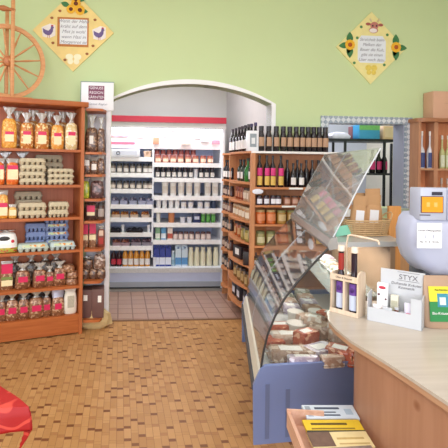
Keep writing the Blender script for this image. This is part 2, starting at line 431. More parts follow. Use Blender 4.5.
# floors
def parquet():
    m, nt, bs = newmat('strip_mosaic_floor'); L = nt.links
    tc = nd(nt, 'ShaderNodeTexCoord'); s = nd(nt, 'ShaderNodeSeparateXYZ'); L.new(tc.outputs['Object'], s.inputs[0])
    W, LEN = .042, .118
    u = math_(nt, 'DIVIDE', s.outputs[0], W); col = math_(nt, 'FLOOR', u); fu = math_(nt, 'SUBTRACT', u, col)
    wn = nd(nt, 'ShaderNodeTexWhiteNoise', noise_dimensions='1D'); L.new(col, wn.inputs['W'])
    v = math_(nt, 'ADD', math_(nt, 'DIVIDE', s.outputs[1], LEN), math_(nt, 'MULTIPLY', wn.outputs[0], 7.3)); rw = math_(nt, 'FLOOR', v); fv = math_(nt, 'SUBTRACT', v, rw)
    cb = nd(nt, 'ShaderNodeCombineXYZ'); L.new(col, cb.inputs[0]); L.new(rw, cb.inputs[1])
    w2 = nd(nt, 'ShaderNodeTexWhiteNoise', noise_dimensions='2D'); L.new(cb.outputs[0], w2.inputs['Vector'])
    sp = nd(nt, 'ShaderNodeSeparateColor'); L.new(w2.outputs['Color'], sp.inputs[0])
    tan = mixc(nt, sp.outputs[0], lin('ac7d4a'), lin('c1925c'))
    nz = nd(nt, 'ShaderNodeTexNoise'); nz.inputs['Scale'].default_value = 25; L.new(tc.outputs['Object'], nz.inputs['Vector'])
    tan = mixc(nt, math_(nt, 'MULTIPLY', nz.outputs[0], .35), tan, lin('a5774a'))
    short = math_(nt, 'LESS_THAN', fv, .22)
    dark = math_(nt, 'MULTIPLY', short, math_(nt, 'GREATER_THAN', sp.outputs[1], .74))
    mid = math_(nt, 'MULTIPLY', short, math_(nt, 'MULTIPLY', math_(nt, 'GREATER_THAN', sp.outputs[1], .42), math_(nt, 'LESS_THAN', sp.outputs[1], .70)))
    c = mixc(nt, math_(nt, 'MULTIPLY', mid, .7), tan, lin('a06c42')); c = mixc(nt, dark, c, lin('7c4c2c'))
    g1 = math_(nt, 'LESS_THAN', fu, .07); g2 = math_(nt, 'MULTIPLY', math_(nt, 'LESS_THAN', math_(nt, 'ABSOLUTE', math_(nt, 'SUBTRACT', fv, .22)), .012), .6)
    g3 = math_(nt, 'MULTIPLY', math_(nt, 'LESS_THAN', fv, .02), .6)
    g = math_(nt, 'MAXIMUM', math_(nt, 'MULTIPLY', g1, .75), math_(nt, 'MAXIMUM', g2, g3))
    c = mixc(nt, g, c, lin('8a6038')); L.new(c, bs.inputs['Base Color'])
    bs.inputs['Roughness'].default_value = .42; bs.inputs['Specular IOR Level'].default_value = .35
    return m
struct('floor', B().box(XL, XR, YF, YT-.01, -.06, 0), parquet())
def tiles():
    m, nt, bs = newmat('square_clay_tiles'); L = nt.links
    tc = nd(nt, 'ShaderNodeTexCoord'); br = nd(nt, 'ShaderNodeTexBrick'); br.offset = 0; br.squash = 1
    br.inputs['Scale'].default_value = 1; br.inputs['Brick Width'].default_value = .153; br.inputs['Row Height'].default_value = .153
    br.inputs['Mortar Size'].default_value = .006; br.inputs['Mortar Smooth'].default_value = .1; br.inputs['Bias'].default_value = 0
    br.inputs['Color1'].default_value = lin('ac8a7a'); br.inputs['Color2'].default_value = lin('b39482'); br.inputs['Mortar'].default_value = lin('83655a')
    L.new(tc.outputs['Object'], br.inputs['Vector']); L.new(br.outputs[0], bs.inputs['Base Color'])
    bs.inputs['Roughness'].default_value = .33; return m
struct('floor', B().box(AXL, XR, YT+.03, YB, -.06, 0), tiles())
struct('trim_4', B().box(XL, XR, YT-.01, YT+.03, -.06, .004), M('7d5a40', .5, .2))
# shop windows behind and left of the camera (frames; daylight comes through them)
struct('window_1', B().box(-2.4, 2.9, YF-.1, YF-.05, .7, .78).box(-2.4, 2.9, YF-.1, YF-.05, 2.72, 2.8).box(-2.4, -2.32, YF-.1, YF-.05, .7, 2.8).box(2.82, 2.9, YF-.1, YF-.05, .7, 2.8).box(.2, .3, YF-.1, YF-.05, .7, 2.8), white)
struct('window_2', B().box(XL-.1, XL-.05, -1.6, 2.6, .9, .98).box(XL-.1, XL-.05, -1.6, 2.6, 2.62, 2.7).box(XL-.1, XL-.05, .45, .55, .9, 2.7), white)

# ------------------------------------------------------------------ left shelf
cherry = wood('a65626', 'be6c36', 'X'); cherryZ = wood('a85a2e', 'be6e3c', 'Z')
D = .34
zt = SH.z(80, 107)
sz = [SH.z(80, y) for y in (149.8, 184.8, 217, 249.5, 285.5, 314.5)]
LX = -1.35
s = E('wooden_shelf', SH.w(0, 0), SH.yaw)
tag(s, 'tall cherry-wood shelf along the left wall filled with pasta, eggs and bread', 'shelf')
mk('side_panel', B().box(-.03, 0, 0, D, 0, zt), cherryZ, s); mk('side_panel', B().box(LX, LX+.03, 0, D, 0, zt), cherryZ, s)
mk('back_panel', B().box(LX+.03, -.03, D-.015, D, .1, zt), wood('c06c48', 'd07e58', 'Z'), s)
mk('top_board', B().box(LX-.02, .03, -.03, D, zt, zt+.045, .006), cherry, s)
for z in sz[:-1]: mk('shelf_board', B().box(LX+.03, -.03, .005, D-.015, z-.024, z), cherry, s)
mk('plinth', B().box(LX+.03, -.03, .01, D-.015, .012, sz[-1]), cherry, s)
print('shelf z', zt, sz)
yb = .1
CEIL[(id(SH), 0)] = sz + [zt]
PK = 'd8245c'
pink = M('d6265a', .45, .1, 30); cr = M('f0e2b4', .5, .12, 40); lorg = M('ee8c3a', .5, .2, 60)
lbl_w = M('f3efe6', .5, .08, 60)
clearp = glass('e6dcd2', .14, .28, .18)
def bag(content, labels=((pink, .38, .48), (cr, .14, .38)), top='flare', body=.72, lw=.55, dd=.62, topm=None, name='pasta_bag'):
    return lambda w, h: k_bag(w, h, w*dd, content, labels, top, topm, name, body, lw)
noodle = speck('e8a33c', 'd98a22', 'f3c66a', 90); noodle2 = speck('d08a34', 'b8641f', 'f0d8a0', 70); noodle3 = speck('e5cf9a', 'd6b878', 'f4ead0', 60)
S1 = 'on top pasta shelf'
row(SH, sz[0], yb, [9], 15, 42, bag(noodle, ((pink, .33, .40), (cr, .16, .33))), 'large bag of yellow ribbon noodles with red and cream label', S1, 'bag', rzj=0)
row(SH, sz[0], yb, [26.5], 13.5, 36, bag(noodle2), 'clear bag of reddish brown pasta with red and cream label', S1, 'bag', rzj=0)
row(SH, sz[0], yb, [41.5], 14.5, 36, bag(noodle2), 'clear bag of mixed spelt pasta beside the plain orange one,', S1, 'bag', rzj=0)
row(SH, sz[0], yb, [57], 13, 34, bag(speck('e9a548', 'de9030', 'f2cb85', 60)), 'clear bag of orange short pasta with red label', S1, 'bag', rzj=0)
row(SH, sz[0], yb, [71], 13, 37, bag(noodle3), 'clear bag of pale pasta nearest the shelf end', S1, 'bag', rzj=0)
for i, px in enumerate([17, 33, 49, 63]):
    row(SH, sz[0], yb+.13, [px], 12, 38+(i % 2)*3, bag(speck('c58a45', '9c5f2a', 'e4cfa8', 60), ()), ['back-row bag of brown pasta behind the yellow noodle bag', 'back-row bag of brown pasta behind the spelt pasta bags', 'back-row bag of brown pasta behind the orange pasta bag', 'back-row bag of brown pasta behind the pale pasta bag'][i], S1, 'bag', rzj=0)
# orange bags, eggs row 2
orb = speck('e8742a', 'd95f18', 'f09a50', 50)
row(SH, sz[1], yb, [-2, 12.3], 12.5, 26, bag(orb, ((pink, .58, .74), (cr, .2, .58)), 'fold', .85, .8, name='noodle_bag'), 'orange noodle bag with pink and cream label', 'on second shelf', 'bag', 'orange noodle bags', rzj=0, ords=['at the left edge', 'touching the egg cartons'])
row(SH, sz[1], yb+.14, [5, 22], 15, 33, bag(speck('b8a890', '8b7a62', 'e0dccf', 60), (), name='noodle_bag'), 'wrinkled clear bag with pale contents', 'behind the orange noodle bags', 'bag', 'pale clear bags at the back', rzj=0)
egg = M('b5a890', .9, .12, 60, bump=.3); egg2 = M('c6b89a', .9, .12, 60, bump=.3); eggb = M('8b86a8', .9, .1, 60)
def stack(px, z, y, n, wpx, hpx, m, desc, band=None, grp='stacked egg cartons', mod=None):
    x = SH.x(px, y, z); s_ = SH.mpp(x, y, z); w, h = wpx*s_, hpx*s_
    pr = k_eggs(w, h*.985, .108, m, band)
    for i in range(n):
        o = pr if i == 0 else dup(pr)
        put(o, SH, x + random.uniform(-.006, .006), y, z + i*h, random.uniform(-.02, .02))
        nm = ['bottom' , 'second from bottom', 'third from bottom', 'fourth from bottom'][i]
        if i == n-1: nm = 'top'
        if n == 1: tag(o, desc, 'egg carton')
        else: tag(o, f'{nm} {desc}', 'egg carton', grp)
stack(32, sz[1], yb-.03, 4, 25.5, 6.6, egg2, 'grey egg carton of the four-high front stack beside orange noodle bags')
stack(60.5, sz[1], yb-.03, 3, 26, 5.3, egg2, 'grey egg carton of the three-high front stack near the shelf end')
stack(49, sz[1], yb+.13, 4, 27, 7.2, egg, 'grey egg carton of the tall stack behind the front stacks')
# row 3
row(SH, sz[2], yb, [2.5], 11, 28, bag(noodle, ((pink, .4, .55), (cr, .1, .4)), 'fold', .85, .8, name='noodle_bag'), 'yellow noodle bag with pink label', 'beside the lower grey egg cartons at left', 'bag', rzj=0)
row(SH, sz[2], yb-.03, [12.5], 8, 14, bag(speck('e8b45c', 'd99a3a', None, 60), ((cr, .2, .6),), 'fold', .8, .8, name='noodle_bag'), 'small yellow noodle bag', 'against the lower grey egg cartons', 'bag', rzj=0)
stack(32, sz[2], yb-.03, 2, 27, 7.6, egg2, 'grey egg carton of the low left pair on the third shelf')
stack(58, sz[2], yb-.03, 2, 20, 7.6, egg2, 'grey egg carton of the low right pair on the third shelf')
stack(28, sz[2], yb+.12, 3, 27, 8.2, egg, 'grey egg carton behind the low left pair on the third shelf')
# row 4: round cake packs + blue cartons
cake = k_bag(.19, .19, .14, M('f1efe9', .3, .05, 20, coat=.6), (), 'flare', None, 'cake_bag', .9)
put(cake, SH, SH.x(6, yb, sz[3]), yb, sz[3]); tag(cake, 'white printed bag with green foot and dark patch left of blue egg cartons', 'bag')
mk('bag_foot', B().sq([(.08, .058, .0), (.097, .072, .006), (.098, .073, .045)], p=3.2), speck('7a9a3a', 'd9b23a', 'b8432e', 70), cake)
mk('printed_motif', B().ball(-.02, -.066, .125, .05, .006, .02), M('33312f', .5), cake)
mk('printed_motif', B().ball(.05, -.064, .10, .015, .006, .015), M('c8283c', .5), cake)
blue = M('8f9fc6', .85, .12, 50); blueb = M('8192bd', .85, .12, 50); lbl_g = speck('c8dcae', 'e9e4c8', 'e0903c', 45, .5, 0)
stack(35, sz[3], yb+.10, 3, 20, 8.4, blueb, 'blue egg carton of the left stack behind the labelled ones')
stack(56, sz[3], yb+.12, 4, 24, 7.9, blue, 'blue egg carton of the right back stack', lbl_g)
stack(33, sz[3], yb-.04, 1, 30, 8, M('b9c6b9', .8, .12, 50), 'pale green egg carton lying alone in front, left one', lbl_g)
stack(61.5, sz[3], yb-.04, 1, 25, 8, M('b9c9c6', .8, .12, 50), 'pale green egg carton lying alone in front, right one', lbl_g)
# row 5: bread
bread = speck('8a5a3c', '6b4028', 'b98a68', 70); bread2 = speck('9a6a48', '7d4f34', 'c8a080', 70)
S5 = 'on the upper bread shelf'
row(SH, sz[4], yb, [6.5], 12.5, 28, bag(bread2, ((pink, .58, .92), (M('7d8f4a', .5), .36, .46), (cr, .14, .34)), 'fold', .88, .85, name='bread_bag'), 'upright bread bag with large pink label', S5, 'bread', rzj=0)
fp = [(22.5, 15, 25), (39.5, 14, 24), (49.5, 9.5, 20), (59.5, 12.5, 24)]
nm5 = ['beside the upright one', 'with a silvery gathered top', 'narrow one squeezed between two wider', 'beside the stacked packs']
for (px, w, h), q in zip(fp, nm5):
    row(SH, sz[4], yb-.02, [px], w, h, bag(bread, ((pink, .28, .50),), body=.72, lw=.6, name='bread_bag'), f'bread bag with pink label, {q}', S5, 'bread', rzj=0)
row(SH, sz[4], yb+.13, [15, 31, 45, 56], 14, 29, bag(speck('5a4436', '3d2e26', '9a8c80', 50), (), name='bread_bag', body=.75), 'dark bread bag', 'in the back row of the upper bread shelf', 'bread', 'back row bread bags')
pk = k_bag(.115, .062, .12, bread2, (), None, None, 'bread_pack', .95)
for i in range(3):
    o = pk if i == 0 else dup(pk)
    put(o, SH, SH.x(71, yb, sz[4])+[0, .004, -.03][i], yb, sz[4]+i*.060, .05*i)
    tag(o, ['bottom', 'middle', 'top'][i] + ' small roll pack stacked at the right end of the upper bread shelf', 'bread pack', 'small stacked roll packs')
# row 6
S6 = 'on the bottom shelf'
for px, w, h, q in [(1.5, 9, 26, 'cut by the left picture edge'), (12, 12.5, 27, 'second bag from the left'), (23.5, 11.5, 26, 'third bag from the left'), (36, 15, 30, 'widest, beside a narrow one'), (46.5, 9.5, 25, 'left of the silver topped bag')]:
    row(SH, sz[5], yb-.03, [px], w, h, bag(bread2 if w > 12 else bread, ((pink, .26, .48),), body=.74, lw=.6, name='bread_bag'), f'bread bag with pink label, {q},', S6, 'bread', rzj=0)
row(SH, sz[5], yb-.03, [57.5], 13, 29, bag(bread2, ((pink, .24, .46),), 'fold', .68, .5, topm=M('a9a6b4', .25, .3, 40, metal=.3), name='bread_bag'), 'brown bread bag with silvery flat top and pink label', S6, 'bread', rzj=0)
row(SH, sz[5], yb-.03, [70], 13, 27, lambda w, h: k_bag(w, h, w*.55, M('e9e2d2', .7, .06, 20), ((M('b9b29f', .6, .3, 80), .25, .7),), 'fold', M('ece6d8', .7, .05, 20), 'flour_bag', .88, .5), 'white paper flour bag standing at the right end', S6, 'flour', rzj=0)
row(SH, sz[5], yb+.12, [8, 25, 42, 60], 15, 31, bag(speck('54403a', '3a2c28', '8f8484', 50), (), name='bread_bag', body=.75), 'dark bread bag', 'in the back row of the bottom shelf', 'bread', 'bottom back row bread bags')

# ------------------------------------------------------------------ rounded corner shelf between the tall shelf and the arch
sc0 = W_.x(82.5, -.02, 1.0)
KX0, KX1 = SH.w(.012, .02).x, AX0-.045
KD = .27
kz = [W_.z(95, y, -KD) for y in (152, 174.5, 199, 221, 249, 281)]
kt = W_.z(95, 109, -KD*.9)
ks = E('corner_shelf', (KX0, YT, 0)); tag(ks, 'narrow rounded wooden corner shelf with white back beside the arch', 'shelf')
kw = KX1-KX0
def qpoly(inset=0):
    pts = [(0, 0), (0, -KD)]
    for i in range(9):
        a = PI/2*i/8
        pts.append((kw*.45 + (kw*.55)*math.sin(a), -KD + .06 + -.06*math.cos(a) if i < 5 else -KD+.0177+ (i-4)/4*.16))
    pts.append((kw, 0)); return pts
mk('back_panel', B().box(.0, kw+.04, -.014, -.001, .02, kt), M('eceaf0', .6, .04), ks)
mk('side_panel', B().box(kw, kw+.04, -.10, -.014, .02, kt+.02), M('f0eef0', .6, .04), ks)
for z in kz+[kt]: mk('shelf_board', B().prism([(x, y-.015) for x, y in qpoly()], z-.022, z), cherry, ks)
KF = Frame((KX0, YT), 0)
bs1 = speck('6d4630', '4d2f20', 'a98566', 70)
def krow(i, px, w, h, mk_, desc, y=-.17, z=None, cat='bag', **k): row(KF, kz[i] if z is None else z, y, [px], w, h, mk_, desc, '', cat, rzj=0, **k)
def krow(i, px, w, h, mk_, desc, y=-.17, cat='bag', zz=None):
    z = kz[i] if zz is None else zz
    x = KF.x(px, y, z); s_ = KF.mpp(x, y, z); o = mk_(w*s_, h*s_); put(o, KF, x, y, z); tag(o, desc, cat); return o
krow(0, 91.5, 12.5, 37, bag(bs1, ((lbl_w, .22, .44),), body=.66, lw=.3, name='cookie_bag'), 'clear bag of brown biscuits with white tag on top corner shelf board')
krow(0, 101, 7.5, 35, bag(bs1, (), body=.68, name='cookie_bag'), 'narrow clear bag of brown biscuits at right of the top corner shelf board')
krow(1, 87, 8, 19, bag(bs1, ((lbl_w, .45, .75),), 'fold', .8, .6, name='cookie_bag'), 'brown biscuit bag with white label, left on second corner shelf board')
krow(1, 94, 8, 17, bag(bs1, ((lbl_w, .25, .6),), 'fold', .8, .6, name='cookie_bag'), 'brown biscuit bag with low white label, middle of second corner shelf board')
krow(1, 101, 7, 20, bag(bs1, (), 'fold', .8, .6, name='cookie_bag'), 'dark biscuit bag without label, right on second corner shelf board')
krow(2, 85.5, 8, 20, bag(speck('c9cc3a', '8fae2e', 'e0d84a', 50), (), 'fold', .85, .6, name='snack_bag'), 'yellow-green snack bag on the third corner shelf board')
krow(2, 97, 14, 22, bag(speck('5d3b36', '43292a', '8d6a66', 50), (), 'fold', .8, .6, name='snack_bag'), 'dark brown tilted bag right of the yellow-green snack bag')
krow(3, 91, 14, 18, bag(speck('4d342c', '38241f', '7c5a4a', 50), ((pink, .45, .8), (cr, .25, .44)), None, .95, .55, name='bread_bag'), 'round dark loaf with pink label on the fourth corner shelf board', cat='bread')
krow(3, 101, 7, 17, lambda w, h: k_jar(w, h, M('5b4038', .2, .2), M('3f3a3a', .4), M('a99a90', .5)), 'dark jar right of the pink-labelled round loaf', cat='jar')
krow(4, 85, 7, 24, bag(bread2, ((pink, .55, .95), (cr, .3, .5)), None, .98, .85, name='bread_bag'), 'upright crispbread packet with pink top, left of its twin')
krow(4, 92.5, 7.5, 25, bag(bread2, ((pink, .55, .95), (cr, .3, .5)), None, .98, .85, name='bread_bag'), 'upright crispbread packet with pink top beside the figure-shaped bag')
krow(4, 101, 7.5, 21, bag(M('7d3a2a', .4, .3, 30), ((M('d9b8a0', .5), .55, .8), (M('a82a20', .5), .15, .45)), 'flare', .85, .6, name='sweet_bag'), 'small bag of red-brown sweets at right of the crispbread packets')
for px, h, y, zz, q in [(85, 10, -.17, 0, 'left on'), (93, 10, -.18, 0, 'centre of'), (101, 10, -.17, 0, 'right on')]:
    krow(5, px, 9, h, bag(bs1, (), None, .98, .5, name='cookie_bag', dd=.9), f'low round biscuit pack {q} the lowest corner shelf board')
cs_ = .0
krow(5, 87.5, 11, 12, bag(bs1, (), 'flare', .8, .5, name='cookie_bag', dd=.7), 'biscuit bag lying on the low round packs at left', zz=kz[5]+.088, y=-.15)
krow(5, 99.5, 12, 16, bag(speck('9a7a68', '6b4c3c', 'c8b0a0', 60), (), 'flare', .9, .5, name='cookie_bag', dd=.6), 'larger pale biscuit bag lying on the low round packs at right', zz=kz[5]+.088, y=-.15)
zb = W_.z(95, 317, -.2)
mk('shelf_board', B().prism([(x, y-.015) for x, y in qpoly()], zb-.022, zb), cherry, ks)
krow(5, 87.3, 9.5, 27.5, lambda w, h: k_box(w, h, .16, M('6a4a44', .6), lbl_w, 'storage_box', (.15, .55, .62, .82)), 'dark brown box with white label, left one below the corner shelf', zz=zb, y=-.15, cat='box')
krow(5, 98, 11.5, 28, lambda w, h: k_box(w, h, .16, M('6f4d46', .6), lbl_w, 'storage_box', (.5, .8, .55, .78)), 'dark brown box with white label, right one below the corner shelf', zz=zb, y=-.15, cat='box')
# sack on the floor
gx, gy = hitz(93, 329).x, hitz(93, 329).y
bsk = B(); n = 20; rings = []
rnd = random.Random(3)
for k, (q, z) in enumerate([(.75, 0), (1.05, .03), (1.05, .09), (.95, .15), (.6, .19), (.1, .20)]):
    rings.append([(.165*q*math.cos(2*PI*i/n)*(1+rnd.uniform(-.12, .12)), .075*q*math.sin(2*PI*i/n)*(1+rnd.uniform(-.12, .12)), z*(1+(.25*rnd.uniform(-1, 1) if k else 0))) for i in range(n)])
bsk.loft(rings)
o = mk('cloth_sack', bsk, M('cdb482', .9, .15, 18, bump=.6), loc=(gx-.01, gy+.05, .0005)); tag(o, 'crumpled beige cloth sack on the floor below the corner shelf', 'sack')
# sign on top
s = E('notice_sign', KF.w(kw/2+.005, -.12, kt+.001))
tag(s, 'white square sign with purple block standing above the corner shelf', 'sign')
sw = .31
mk('sign_board', B().box(-sw/2, sw/2, -.008, .008, 0, .27, .004), M('f1f1f4', .4, .03), s)
mk('frame_edge', B().box(-sw/2-.004, sw/2+.004, -.009, .009, .27, .276).box(-sw/2-.006, -sw/2, -.009, .009, 0, .276), M('7d9a94', .4), s)
mk('purple_block', B().box(-.085, .065, -.0095, -.0075, .1, .235), M('7c3a58', .5), s)
for i, tx in enumerate(('GENUSS', 'REGION', 'KÄRNTEN')):
    text(tx, .036, M('f6eef0', .5), s, (-.01, -.0105, .213-i*.044))
text('Genuss Region', .03, M('8a8a9a', .5), s, (.0, -.0095, .06), shear=.4)

# ------------------------------------------------------------------ cooler
steel = M('d7dbe4', .4, .04, 4, metal=.1); cwhite = M('eef0f6', .45, .03, 6); cblue = M('d2dbf8', .6, .05, 3)
XC0, XCD, XC1 = CF.x(100, 0, 1), CF.x(153, 0, 1), CF.x(224, 0, 1)
c = E('refrigerated_display', CF.w(0, 0)); tag(c, 'open refrigerated wall display with dairy shelves and red top band in the alcove', 'refrigerator')
CD = .62
XCL = max(XC0, AXL+.01 - CF.o.x)
zr0, zr1 = CF.z(165, 123), CF.z(165, 117)
mk('back_panel', B().box(XCL, XC1, CD-.04, CD, .3, zr1), cblue, c)
mk('side_panel', B().box(XCL, XCL+.03, 0, CD, .0, zr1), cwhite, c); mk('side_panel', B().box(XC1-.03, XC1, .0, CD, 0, zr1), cwhite, c)
mk('red_band', B().box(XCL, XC1, -.07, -.05, zr0, zr1), M('b8203a', .4, .05), c)
mk('canopy', B().box(XCL, XC1, -.05, CD, zr0+.01, zr1+.003).box(XCL, XC1, -.055, -.03, CF.z(165, 128), zr0+.01), M('c9c6c8', .5, .04), c)
ztube = CF.z(165, 129.5)
mk('light_tube', B().tube([(XCL+.04, .0, ztube), (XC1-.04, .0, ztube)], .013), emit('ffffff', 4), c)
mk('header_panel', B().loft([[(XCL+.03, .10, CF.z(165, 149, .1)), (XC1-.03, .10, CF.z(165, 149, .1)), (XC1-.03, .115, CF.z(165, 149, .1)), (XCL+.03, .115, CF.z(165, 149, .1))],
     [(XCL+.03, .05, CF.z(165, 131, .05)), (XC1-.03, .05, CF.z(165, 131, .05)), (XC1-.03, .065, CF.z(165, 131, .05)), (XCL+.03, .065, CF.z(165, 131, .05))]]), M('f5eef2', .5, .03, 6), c)
zh = CF.z(165, 142, .085)
hp = [(118, 135, 22, 3, 'd6788a'), (120, 143, 30, 2.5, 'c0566a'), (140, 136, 8, 3, 'dca0aa'), (156, 140, 6, 8, 'c9745a'), (165, 135, 8, 3, 'd8b4cc'), (186, 139, 10, 11, 'e6c3b0'), (197, 137, 6, 3, 'c8bcc8'), (205, 138, 9, 7, 'd8cbe4'), (216, 142, 8, 4, 'd87a8a'), (217, 136, 6, 2, '8a8a90')]
for px, py, w, h, col in hp:
    x, z = CF.hit(px, py, .07); s_ = CF.mpp(x, .07, z); yy = .10 - (z-CF.z(165, 149, .1))/(CF.z(165, 131, .05)-CF.z(165, 149, .1))*.05 - .004
    mk('header_print', B().box(x-w*s_/2, x+w*s_/2, yy-.004, yy+.01, z-h*s_/2, z+h*s_/2), M(col, .5, .2, 60), c)
mk('divider', B().box(XCD-.01, XCD+.01, .06, CD-.04, .4, CF.z(153, 149)), cwhite, c)
# lower body
z1 = CF.z(165, 268); z2 = CF.z(165, 272.5); z3 = CF.z(165, 281.5); z4 = CF.z(165, 286.5)
mk('air_grille', B().box(XCL+.03, XC1-.03, -.01, .03, z2, z1-.002), M('c4c4c4', .5, .25, 60), c)
mk('front_panel', B().box(XCL+.03, XC1-.03, .0, .05, z3, z2).box(XCL+.03, XC1-.03, .05, CD-.04, z3, z3+.03), M('b9c2dc', .4, .04), c)
mk('bumper', B().box(XCL+.03, XC1-.03, -.015, .04, z4, z3), M('98a0aa', .4, .05), c)
mk('kick_plate', B().box(XCL+.03, XC1-.03, .03, .06, .03, z4), M('2c3038', .5), c)
mk('foot_rail', B().box(XCL, XC1, -.01, .03, .0, .032), M('8f8c88', .4), c)
LS = {i+1: y for i, y in enumerate((157, 173, 189, 204.5, 217.7, 232.5, 246))}
RS = {i+1: y for i, y in enumerate((163, 178, 196, 208.5, 223, 240))}
LZ = {}; RZ = {}
for dd, ref, xa, xb, ZZ in ((LS, 130, XCL+.03, XCD-.01, LZ), (RS, 185, XCD+.01, XC1-.03, RZ)):
    for i, y in dd.items():
        z = CF.z(ref, y, .04); ZZ[i] = z; s_ = 4.3*CF.mpp(0, .04)
        sb = mk('shelf_board', B().box(xa, xb, .05, CD-.04, z-.012, z), cwhite, c)
        mk('price_rail', B().box(xa, xb, .035, .05, z-s_, z+.002), M('f3f2f3', .5, .05, 90), sb)
z = CF.z(160, 266.8, .04); LZ[8] = RZ[7] = z
mk('base_deck', B().box(XCL+.03, XC1-.03, .03, CD-.04, z-.03, z), cwhite, c)
YI = .10
CEIL[(id(CF), False)] = list(LZ.values()); CEIL[(id(CF), True)] = list(RZ.values())
dark = M('2b2730', .25, .2, 40); lidk = M('26262c', .35)
lb = M('e9e4e0', .5, .08, 50)
def jar(g, l, lab, **k): return lambda w, h: k_jar(w, h, g, l, lab, **k)
def tub(m, l, lab=None): return lambda w, h: k_tub(w, h, m, l, lab)
def box(m, l=None, d=.1, name='box', lab=(.1, .9, .2, .8)): return lambda w, h: k_box(w, h, d, m, l, name, lab)
def tray(tm, fm, d=.13, lumps=4): return lambda w, h: k_tray(w, h, d, tm, fm, lumps=lumps)
LSN = 'in the cooler\'s left section'
o = row(CF, LZ[1], YI, [125], 29, 7.5, box(M('e9ebf4', .5, .04), M('d9dcea', .5, .05), .2), 'long pale cheese box with dark ring print on the top left cooler shelf', '', 'box', rzj=0)[0]
mk('ring_print', B().tube([(-.085+.02*math.cos(t*PI/8), -.104, .045+.02*math.sin(t*PI/8)) for t in range(16)], .005, 6, True), M('4a4f60', .5), o)
row(CF, LZ[1], YI, [147.5], 8, 6, tub(M('c9a58a', .6, .2), M('d6b89a', .5)), 'round tan cheese tub beside the long pale box', 'on the top left cooler shelf', 'tub', rzj=0)
P = [113, 119.5, 126, 132.5, 139, 145.5, 151]
row(CF, LZ[2], YI, P[:-1]+[150.3], 5.6, 9.5, jar(M('8d8378', .3, .1), lidk, lb, labh=(.12, .5), lidfrac=.42), 'pale jar with black lid', 'on the second left cooler shelf', 'jar', 'upper black-lidded jars')
row(CF, LZ[3], YI, P[:-1]+[150.3], 5.7, 8, jar(M('857c74', .3, .1), lidk, M('ded2c6', .5, .1), labh=(.12, .52), lidfrac=.42), 'cream jar with black lid', 'on the third left cooler shelf', 'jar', 'lower black-lidded jars')
row(CF, LZ[4], YI, [115, 124, 133, 142, 149.5], 7.6, 8, tray(M('a4aac6', .3), speck('7c7f9c', '4d4a68', 'cfc6d4', 60)), 'flat clear tray of grey-blue herring', 'on the fourth left cooler shelf', 'tray', 'herring trays')
row(CF, LZ[5], YI, [115.5, 124.5, 134, 145], 8.5, 6.5, tray(M('cdb9a8', .4), speck('b9724a', '8f4a2c', 'e0b060', 50)), 'small tray of orange spread', 'on the fifth left cooler shelf', 'tray', 'orange spread trays')
row(CF, LZ[6], YI, [113, 134.5], 17, 4.5, tray(M('1c1c24', .4), M('22222c', .5), .16, 3), 'black empty-looking tray', 'on the sixth left cooler shelf', 'tray', 'black trays', ords=['small part seen at left', 'wide one in the middle'], rzj=0)
row(CF, LZ[6], YI, [122.8, 148.5], 3.2, 7, tub(M('f2f2f8', .4), M('f2f2f8', .4)), 'slim white pot standing next to black tray', 'on the sixth left cooler shelf', 'pot', 'slim white pots', ords=['left', 'right'])
row(CF, LZ[7], YI, [116.5, 125], 8.5, 7, tray(M('a88f9a', .4), speck('9a5a48', '5c3540', 'c98a70', 60)), 'tray of reddish ham', 'on the seventh left cooler shelf', 'tray', 'ham trays', ords=['left', 'right'])
row(CF, LZ[7], YI, [136, 147], 10.5, 7.5, tray(M('8f8898', .4), speck('5d4350', '8a6470', 'b8a0b0', 60), lumps=6), 'tray of dark purple sausage', 'on the seventh left cooler shelf', 'tray', 'sausage trays', ords=['left', 'right'])
def bot(g, c_, l, name='bottle', **k): return lambda w, h: k_bottle(w, h, g, c_, l, name=name, **k)
row(CF, LZ[8], YI, [113.5, 119], 5.2, 17.5, bot(M('3a1a1e', .15), M('2a2024', .3), M('c8344a', .5), shoulder=.62), 'dark red juice bottle with red label', 'on the bottom left of the cooler', 'bottle', 'dark red juice bottles', ords=['left', 'right'])
row(CF, LZ[8], YI, [125, 130.6, 136.2, 141.8, 147.4], 5.3, 17, bot(M('d9963c', .15, .1), M('b8a070', .4), lb, shoulder=.66, neck=.55, labh=(.1, .45)), 'orange juice bottle with white label', 'at the cooler bottom left', 'bottle', 'orange juice bottles')
# right section
redj = M('9a4a48', .2, .25, 40)
row(CF, RZ[1], YI+.07, [157, 163, 169, 175, 181, 187, 193], 5.6, 13, jar(redj, M('7d3a3a', .4), M('caa0a0', .5)), 'dark red jam jar', 'behind, top right cooler shelf', 'jar', 'dark red jam jars')
row(CF, RZ[1], YI-.02, [158, 165.5, 173, 180.5, 188, 195.5, 203, 210], 6.2, 7.5, jar(M('b87a62', .25, .2, 40), M('9a5048', .4), M('ecd6c0', .5), labh=(.15, .55), lidfrac=.25), 'low brown-red jar with cream label', 'on top right cooler shelf', 'jar', 'low brown-red jars')
row(CF, RZ[2], YI, [157.5, 163, 168.5, 174, 179.5, 185, 190.5, 201, 206.5, 212], 4.8, 11, jar(dark, M('3a2228', .35), lb, labh=(.1, .5), lidfrac=.25), 'dark jar with square white label', 'on the second right cooler shelf', 'jar', 'dark jars with white labels', ords=[ordn(i, 10) for i in range(10)])
row(CF, RZ[2], YI, [195.7], 4.6, 9, tub(M('dcdce2', .3), M('eeeef2', .4)), 'plain pale tub in the gap between dark jars', 'on the second right cooler shelf', 'tub', rzj=0)
row(CF, RZ[3], YI, [165, 173, 181, 189, 197, 207.5, 215], 7, 13.5, tub(M('e4dfda', .4, .05), M('efece8', .4), M('d2c8be', .5, .15, 60)), 'tall white yoghurt tub', 'on the third right cooler shelf', 'tub', 'tall white yoghurt tubs')
